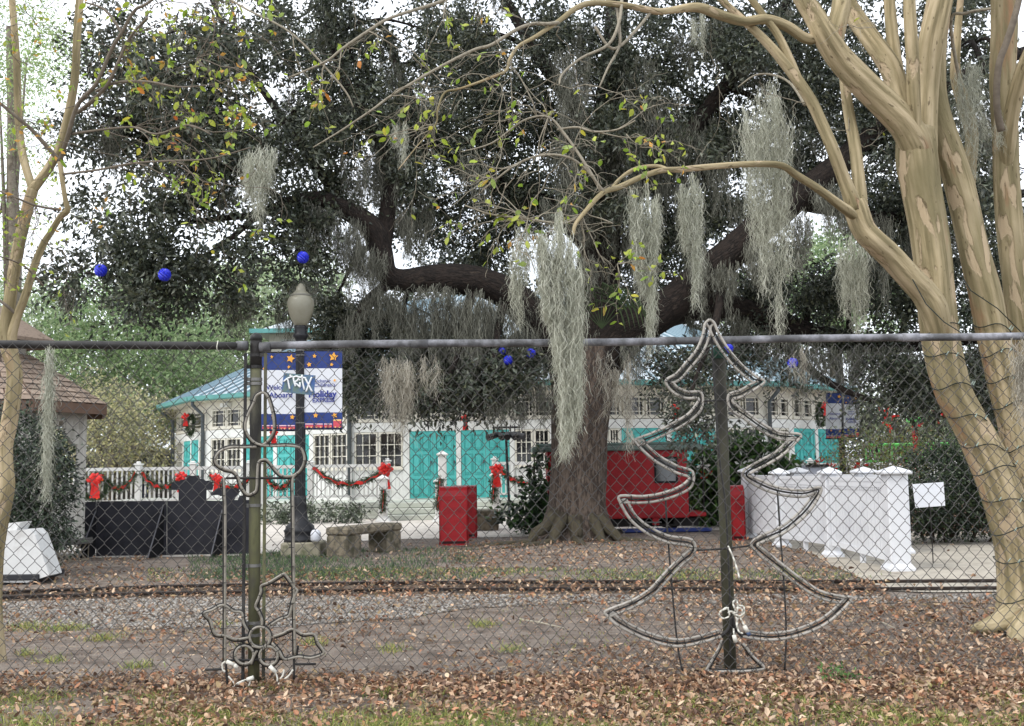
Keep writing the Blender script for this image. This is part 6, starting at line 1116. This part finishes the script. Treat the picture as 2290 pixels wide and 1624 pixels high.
CL = [[(-10,1500,7.4,24),(-16,1380,7.4,20),(-12,1250,7.4,18),(0,1170,7.4,17),(14,1090,7.4,17),(11,1048,7.4,17),(10,998,7.4,17),(20,948,7.4,17),(28,897,7.4,17),(33,847,7.4,17),(29,813,7.4,17),(18,780,7.4,16),(14,730,7.4,15),(21,679,7.4,14),(30,612,7.4,13.5),(44,537,7.4,13),(60,470,7.4,12.5),(73,423,7.4,12)], [(30,800,7.42,13),(27,753,7.38,11),(40,706,7.35,9.5),(57,662,7.3,9),(77,595,7.3,8.5),(98,545,7.3,8),(114,520,7.3,7.5),(134,487,7.28,7),(151,470,7.25,7),(146,446,7.22,5.5),(139,400,7.2,5.5),(134,362,7.2,6)],
 [(73,425,7.4,10),(54,362,7.45,9.5),(44,302,7.5,9.5),(40,235,7.5,9),(37,134,7.5,8.5),(27,0,7.5,8),(20,-80,7.5,7)], [(73,425,7.4,11),(107,379,7.38,10),(134,329,7.35,10),(154,252,7.3,9.5),(168,168,7.25,9),(172,84,7.2,9),(178,0,7.2,9),(182,-80,7.2,8)],
 [(134,362,7.2,5.5),(97,319,7.15,5),(70,290,7.1,4.5),(44,268,7.05,4),(0,231,7,3.5),(-40,205,7,3)], [(134,362,7.2,5.5),(150,310,7.1,5.5),(174,235,7,5),(215,188,6.9,4.5),(248,114,6.85,4.5),(272,74,6.8,4),(302,23,6.75,3.6),(345,-4,6.7,3)], [(272,74,6.8,3.5),(248,37,6.8,3),(225,17,6.8,2.6),(190,6,6.8,2)],
 [(174,252,7.1,4.5),(208,225,7,4.5),(240,190,6.9,4),(260,150,6.85,3.6),(290,85,6.8,3),(330,40,6.7,2.4)], [(215,205,7,3.4),(260,185,6.9,3),(330,183,6.8,2.6),(400,195,6.7,2),(470,190,6.6,1.4)], [(160,300,7.1,3),(230,290,7,2.6),(300,285,6.9,2.4),(350,300,6.8,2.2),(420,280,6.7,2),(470,300,6.6,1.4)], [(134,470,7.2,3),(80,460,7.1,2.6),(30,440,7,2.4),(-20,420,7,2)], [(140,390,7.2,3),(220,380,7,2.6),(300,365,6.9,2.4),(380,360,6.8,2.2),(470,355,6.7,1.8),(560,330,6.6,1.4)], [(97,640,7.3,2.4),(60,600,7.2,2.2),(20,580,7.1,2),(-20,570,7,1.6)], [(40,706,7.35,4),(10,680,7.3,3.5),(-20,660,7.3,3)]]
for i, pts in enumerate(CL): mb = MB(); limb(mb, pts, 5, 12 if i < 2 else 8, .10 if i < 4 else .05, i+60); mb.build('trunk' if i < 2 else 'branch', M_crape if i < 4 else M_dtw, cl_, True)
st = pt([(174,235,7),(215,188,6.9),(248,114,6.85),(272,74,6.8),(302,23,6.75),(240,190,6.9),(290,85,6.8),(330,183,6.8),(400,195,6.7),(300,285,6.9),(350,300,6.8),(420,280,6.7),(300,365,6.9),(380,360,6.8),(230,290,7),(470,190,6.6),(345,10,6.7),(420,60,6.6),(480,40,6.6),(440,130,6.6),(180,30,7),(200,100,6.9)])
ex2 = twigs(st, cl_, 46, .75, .0038, M_dtw, .16, -.25, 3, 2, 300, 11, Vector((.7,0,-.05)))
ex2 += twigs(pt([(44,268,7.05),(0,231,7),(40,235,7.4),(37,134,7.4),(30,440,7),(80,460,7.1),(20,580,7.1),(97,319,7.15),(60,30,7.2),(100,20,7.2),(20,60,7.2),(140,560,7.2),(220,380,7)]), cl_, 42, .4, .0035, M_dtw, .06, -.2, 2, 2, 0, 13, Vector((-.1,0,.05)))
extra_leaves(ex2, cl_); extra_leaves(ex, cr)
# wrapped string lights on the right trunks
sl = thing('string_lights', P(2150, 900, 7.6), 'dark string of small lights wound round the trunks at the right', 'string lights'); M_strand = mat('dark_cord', (36,44,40), rough=.6)
def trunk_at(pts, y):
    for i in range(len(pts)-1):
        if pts[i][1] >= y >= pts[i+1][1]: f = (pts[i][1]-y)/(pts[i][1]-pts[i+1][1]); return [pts[i][k]+(pts[i+1][k]-pts[i][k])*f for k in range(4)]
for ti, ys in ((0, (1330,1255,1180,1120,1048,1000,935,865,800,735)), (1, (1000,905,850,790,735))):
    for yi, y in enumerate(ys):
        x, yy, d_, r = trunk_at(CM[ti], y); c = P(x, y, d_); R_ = r*d_/FPX*1.13; tl = rng.uniform(-.5, .5); mb = MB()
        pts = [c+Vector((R_*math.cos(a), R_*math.sin(a), R_*tl*math.cos(a)*.5+.02*math.sin(3*a))) for a in np.linspace(0, 2*math.pi, 22)[:-1]]; mb.tube(pts, .0042, 5, close=True); mb.build('cord', M_strand, sl)
        for k in range(2): a = rng.uniform(3.4, 6.0); b_ = c+Vector((R_*math.cos(a), R_*math.sin(a), R_*tl*math.cos(a)*.5)); mb = MB(); mb.tube([b_, b_+Vector((.01,-.015,.025))], [.006,.003], 5); mb.build('bulb', mat('clear_bulb', (170,190,180), rough=.2), sl)
mb = MB(); mb.tube([P(2040,625,7.62), P(2070,680,7.6), P(2110,720,7.55), P(2150,745,7.5)], .004, 5); mb.build('cord', M_strand, sl); mb = MB(); mb.tube([P(2140,600,7.8), P(2170,650,7.75), P(2230,690,7.75), P(2300,760,7.9)], .004, 5); mb.build('cord', M_strand, sl)
tg = thing('cord_tangle', G(2232, 1420), 'small black tangle of light cord lying at the foot of the right trunk', 'cord'); g = G(2232, 1422)
for k in range(9): mb = MB(); mb.tube([g+Vector((rng.normal()*.07, rng.normal()*.05, abs(rng.normal()*.03)+.012)) for _ in range(9)], .0045, 5); mb.build('strand', M_tie2, tg)
# ================================================================== BLUE BALLS
M_blue = mat('blue_tinsel', (20,28,168), (34,48,206), (10,14,112), scale=40, rough=.35, spec=.5)
def ball(x, y, r, d_, lab, drop=40):
    c = P(x, y, d_); R_ = r*d_/FPX; t = thing('blue_ball', c, lab, 'ornament', 'blue light balls hung in the oak'); V = []; mb = MB(); nu, nv = 18, 12
    vs = [c+Vector((math.sin(math.pi*j/nv)*math.cos(2*math.pi*i/nu), math.sin(math.pi*j/nv)*math.sin(2*math.pi*i/nu), math.cos(math.pi*j/nv)))*R_*(1 if (i+j) % 2 else .88) for j in range(1, nv) for i in range(nu)]
    fs = [(j*nu+i, j*nu+(i+1)%nu, (j+1)*nu+(i+1)%nu, (j+1)*nu+i) for j in range(nv-2) for i in range(nu)]; fs += [tuple(range(nu))[::-1], tuple((nv-2)*nu+i for i in range(nu))]; mb.add(vs, fs); mb.build('shell', M_blue, t)
    mb = MB(); mb.tube([c+Vector((0,0,R_*.9)), c+Vector((0,0,R_+drop*d_/FPX))], .004, 4); mb.build('wire', M_tie2, t)
for a in ((225,605,14.5,15.2,'leftmost of three blue balls in the left oak branches'), (368,615,15,15.2,'blue ball right of the leftmost one in the oak branches'), (677,576,14,15.6,'blue ball hanging just above the lamp globe'), (1136,806,11,17.3,'lower blue ball of the cluster left of the oak trunk'), (1187,790,11,17.3,'upper right blue ball of the cluster beside the oak trunk'), (1122,786,9,17.6,'dim upper left blue ball of the cluster beside the oak trunk'), (1772,812,12,17.0,'blue ball hanging right of the light-up tree'), (1629,780,11,17.2,'blue ball behind the top of the light-up tree')): ball(*a)

# ================================================================== SHRUBS AND BACKGROUND TREES
M_shl = mat('glossy_leaf', vcol=True, rough=.35, spec=.5, transl=.15); M_bgl = mat('far_leaf', vcol=True, rough=.6, transl=.42)
def shrub(name, lab, blobs, cols_, L_, W_, cat_='shrub', group=None, nl=12, ln=.35, sp_=.07, m=None, stem=True, stemc=(70,58,48)):
    x, y, rx, ry, d_, rd, k = blobs[0]; base = P(x, y+ry, d_); t = thing(name, (base.x, base.y, 0), lab, cat_, group); O = []; Dv = []
    for x, y, rx, ry, d_, rd, k in blobs: b = inball(k, .25); O.append(np.array([list(P(x+q_[0]*rx, y-q_[2]*ry, d_+q_[1]*rd)) for q_ in b])); Dv.append(b+rng.normal(size=(k, 3))*.5)
    O = np.concatenate(O); O[:, 2] = np.maximum(O[:, 2], .05); Dv = np.concatenate(Dv); V, F, Cc = sprays(O, Dv, nl, ln, sp_, L_, W_, cols_, droop=.15); V[:, 2] = np.maximum(V[:, 2], .005); npmesh('foliage', V, F, m or M_shl, t, Cc, kind='stuff')
    if stem:
        mb = MB()
        for x, y, rx, ry, d_, rd, k in blobs:
            c = P(x, y, d_)
            for _ in range(2): e_ = c+Vector((rng.uniform(-.5,.5)*rx*d_/FPX, 0, rng.uniform(-.2,.5)*ry*d_/FPX)); s_ = Vector((base.x*.5+c.x*.5, d_, 0)); mb.tube([s_, s_.lerp(e_, .5)+Vector((rng.uniform(-.08,.08),0,0)), e_], [.02+.004*rd,.016,.006], 5)
        mb.build('stems', mat('stem_bark_%d' % stemc[0], stemc), t, True)
    return t
CAM_ = [(38,50,38),(52,66,48),(30,40,32),(70,84,62),(92,102,84)]; GRN = [(70,98,52),(92,122,64),(56,80,46),(112,140,76)]; MID = [(134,158,112),(152,172,128),(112,134,96),(172,186,144)]; PALE = [(168,184,148),(184,196,162),(146,164,130),(194,202,170)]; YEL = [(178,176,128),(192,186,140),(150,152,112),(202,192,150)]; GRY = [(148,146,124),(128,128,108),(164,162,140),(112,114,94)]  # far tree greens lightened to put distance haze into the leaf colour
shrub('camellia_bush', 'dense dark glossy bush in front of the gazebo at the left edge', [(60,1010,80,70,13.6,.5,190),(95,1080,60,80,13.6,.5,170),(20,1080,70,90,13.6,.5,170),(80,1170,70,40,13.6,.45,120),(130,1050,25,60,13.6,.3,50),(20,1180,60,40,13.6,.4,80),(110,1200,40,20,13.5,.3,40),(10,950,60,40,13.8,.4,60)], CAM_, .06, .03, 'bush', nl=11, ln=.22, sp_=.05)
shrub('hydrangea_bush', 'broad-leaved green bush left of the oak trunk by the caboose', [(1208,1075,10,50,20.2,.3,40),(1195,1125,22,30,20.2,.3,40),(1165,1160,40,15,20.2,.3,40),(1212,1140,14,30,20.2,.3,30)], [(50,76,40),(70,100,52),(38,58,34),(30,44,30)], .13, .09, 'bush', nl=8, ln=.25)
shrub('broadleaf_bush', 'broad-leaved bush with white flowers right of the caboose', [(1590,1080,40,60,22,.6,130),(1640,1060,60,50,22,.6,150),(1690,1050,50,50,22,.6,140),(1740,1080,60,40,22,.6,130),(1620,1130,60,40,22,.6,110),(1660,1010,40,30,22,.5,60),(1790,1085,40,30,22,.5,70),(1560,1130,30,40,22.4,.4,60),(1600,1020,30,20,22,.4,30)], [(78,108,56),(98,130,68),(58,84,46),(44,62,40)], .14, .1, 'bush', nl=8, ln=.28)
shrub('crepe_shrub', 'yellow-green twiggy shrub behind the ramp posts', [(1930,1015,50,50,23,.6,90),(1990,1010,60,45,23,.6,110),(1960,1050,70,30,23,.6,80),(2060,1025,50,30,23.5,.6,80),(1880,1040,30,40,22.6,.4,40)], [(120,132,66),(140,148,84),(96,110,56),(150,130,80)], .07, .03, 'shrub', nl=10, ln=.4)
shrub('hedge', 'dark clipped hedge behind the blank sign at the right', [(2080,1080,70,70,16.5,.8,330),(2160,1080,80,90,16.5,.8,340),(2250,1090,80,90,16.5,.8,300),(2050,1130,60,50,16.5,.7,200),(2140,1140,90,50,16.5,.7,250),(2330,1100,80,90,16.5,.8,200),(2430,1100,80,90,16.5,.8,160),(2530,1100,80,90,16.5,.8,160),(2240,1010,60,40,17,.7,120)], [(36,48,34),(50,64,42),(28,38,28),(66,80,50)], .06, .03, 'hedge', nl=12, ln=.25)
shrub('ground_shrub', 'low grey-green planting along the porch skirt by the lamp post', [(620,1150,40,16,25.6,.4,50),(680,1152,50,16,25.6,.4,60),(740,1150,50,15,25.6,.4,60),(790,1152,25,12,25.6,.3,25)], [(92,104,84),(110,120,98),(76,88,68),(60,70,54)], .1, .05, 'shrub', nl=9, ln=.22, stem=False)
for j, (x, y, lab) in enumerate(((918,1048,'1'),)): pass
# flowers
M_pet = mat('red_petal', (206,44,40), rough=.5, transl=.2)
def flower(x, y, d_, lab, r=.12, m=None, k=9):
    c = P(x, y, d_); t = thing('flower_cluster', c, lab, 'flower', 'flowers round the ramp'); mb = MB()
    for i in range(k):
        a = i/k*6.28; e_ = Vector((math.cos(a), -.5, math.sin(a))).normalized(); o_ = c+Vector((rng.normal()*r*.5, rng.normal()*.05, rng.normal()*r*.5)); mb.add([o_, o_+e_*r*.6+Vector((0,-.03,r*.2)), o_+e_*r, o_+e_*r*.6-Vector((0,0,r*.25))], [(0,1,2),(0,2,3)])
    mb.build('petals', m or M_pet, t); mb = MB(); mb.tube([c, c-Vector((0,-.03,.4))], .01, 4); mb.build('stem', mat('weed_stem', (90,110,66)), t)
for x, y, d_, l in ((1832,1038,21.5,'red flowers just above the grey box'), (1858,1040,21.5,'red flowers beside the second ramp post'), (1918,1042,21.8,'orange red flowers between the ramp posts'), (2028,1037,24,'single bright red flower above the hedge'), (1576,1062,21.4,'small red flower beside the caboose window')): flower(x, y, d_, l)
M_wpet = mat('white_petal', (220,222,216), rough=.5, transl=.2)
for x, y, d_, l in ((1572,1046,21.2,'white flower cluster beside the caboose end'), (1665,1030,21.2,'white flowers in the bush behind the fence post'), (1720,1022,21.2,'white flowers high in the broad-leaved bush'), (1800,1052,21.2,'white flowers just left of the grey box')): flower(x, y, d_, l, .13, M_wpet)
for x, y, l in ((1985,932,'blurred red blossoms hanging near the far banner'), (2090,925,'blurred red lantern shapes beyond the right trunk')): flower(x, y, 32, l, .3)
def bgtree(lab, base, blobs, cols_, L_=.2, W_=.11, name='background_tree', nl=12):
    bx, bd, h = base; b = Vector((XA(bx, bd), bd, 0)); t = thing(name, b, lab, 'tree', 'trees behind the pavilion'); O = []; Dv = []; mb = MB(); top = P(blobs[0][0], blobs[0][1], bd); mb.tube([b-Vector((0,0,.1)), b.lerp(Vector((top.x, bd, top.z)), .5)+Vector((.2,0,0)), Vector((top.x, bd, top.z))], [h, h*.7, h*.3], 9, flute=.1); 
    for x, y, rx, ry, rd, k in blobs:
        q_ = inball(k, .3); O.append(np.array([list(P(x+a[0]*rx, y-a[2]*ry, bd+a[1]*rd)) for a in q_])); Dv.append(q_+rng.normal(size=(k, 3))*.5); c = P(x, y, bd); s_ = b.lerp(Vector((top.x, bd, top.z)), rng.uniform(.35,.7)); mb.tube([s_, s_.lerp(c, .5)+Vector((0,0,.3)), c], [h*.35, h*.25, h*.1], 6)
    mb.build('trunk', mat('far_bark', (96,88,78), (120,112,100), (78,70,62), scale=6, rough=.95, bump=.4), t, True); V, F, Cc = sprays(np.concatenate(O), np.concatenate(Dv), nl, .9, .22, L_, W_, cols_, droop=.25); V[:, 2] = np.maximum(V[:, 2], .02); npmesh('crown', V, F, M_bgl, t, Cc, kind='stuff')
bgtree('rounded mid-green tree behind the left end of the pavilion', (300,46,.3), [(260,760,120,110,3,420),(200,690,80,60,2.5,180),(380,800,120,110,3,440),(300,880,120,70,3,300),(180,820,90,80,3,240),(440,900,60,80,2.5,180)], MID)
bgtree('pale green tall tree behind the lamp globe', (600,58,.4), [(620,690,120,90,4,420),(540,760,100,90,4,340),(470,690,90,80,4,260),(700,640,60,60,3,140),(560,620,60,40,3,110),(640,790,60,60,3,140)], PALE, .26, .15)
bgtree('light green tree filling the gap above the picket railing', (420,54,.35), [(420,740,110,90,4,340),(500,830,90,90,4,280),(340,700,80,70,3,200),(430,860,110,60,3,240)], PALE+MID, .24, .13)
bgtree('yellowing grey mossy tree left of the pavilion', (230,38,.3), [(250,930,70,50,2.5,220),(220,990,80,50,2.5,220),(310,960,70,60,2.5,220),(350,1010,50,30,2,90),(190,900,50,40,2,100)], YEL+GRY, .14, .07)
bgtree('small light tree at the far left beyond the gazebo', (90,50,.25), [(80,720,60,50,3,160),(40,690,60,60,3,150),(110,760,40,40,2.5,80)], PALE+MID, .2, .11)
bgtree('feathery bright green tree at the top left edge', (20,30,.25), [(20,60,90,110,3,190),(60,130,110,60,3,130),(0,230,60,80,3,70),(40,330,60,50,2.5,30),(0,480,50,60,2.5,40)], [(150,172,112),(134,156,98),(168,184,130)], .13, .05)
bgtree('mid green tree behind the right limbs of the oak', (1860,44,.4), [(1860,620,100,70,3,300),(1800,700,90,60,3,240),(1940,690,90,70,3,260),(1880,560,60,40,2.5,110),(1700,680,90,60,3,170)], MID, .2, .11)
bgtree('grey-green thin tree beyond the far banner', (2010,46,.3), [(2000,940,80,60,3,220),(2090,900,80,70,3,220),(1960,880,60,50,3,130),(2140,960,60,60,3,140),(2170,860,60,80,3,130)], GRY+PALE, .18, .09)
bgtree('dark wood mass of a tree beyond the right trunk', (2200,34,.35), [(2230,760,100,100,3,300),(2260,900,90,100,3,260),(2160,1010,80,60,2.5,180),(2270,1010,80,60,2.5,160)], [(58,70,48),(74,86,58),(46,56,40)], .16, .08)
bgtree('dark evergreen behind the centre of the oak', (1150,52,.4), [(980,700,110,70,4,240),(1120,690,120,70,4,260),(1050,770,130,50,4,240),(1450,740,110,60,4,220)], [(56,64,50),(70,78,60),(46,52,42)], .26, .15)
bgtree('dark distant trees low beyond the green railing', (2000,60,.4), [(1960,1000,90,50,4,240),(2080,1000,100,50,4,260),(2200,1020,90,50,4,200)], [(70,74,60),(86,88,72),(58,60,48)], .26, .15)
bgtree('low grey-green tree beyond the dark shelter', (120,60,.35), [(100,900,120,70,4,260),(60,1000,120,60,4,240),(250,1030,150,40,4,200),(170,830,90,50,4,120)], GRY+MID, .24, .14)

bgtree('mid green tree standing past the right end of the hedge', (2480,40,.35), [(2480,900,120,120,3,260),(2440,760,100,90,3,180),(2580,850,100,120,3,180)], MID, .2, .11)
bgtree('mid green tree standing past the gazebo', (-150,42,.35), [(-150,850,120,120,3,260),(-110,720,100,90,3,180),(-230,800,100,120,3,180)], MID, .2, .11)
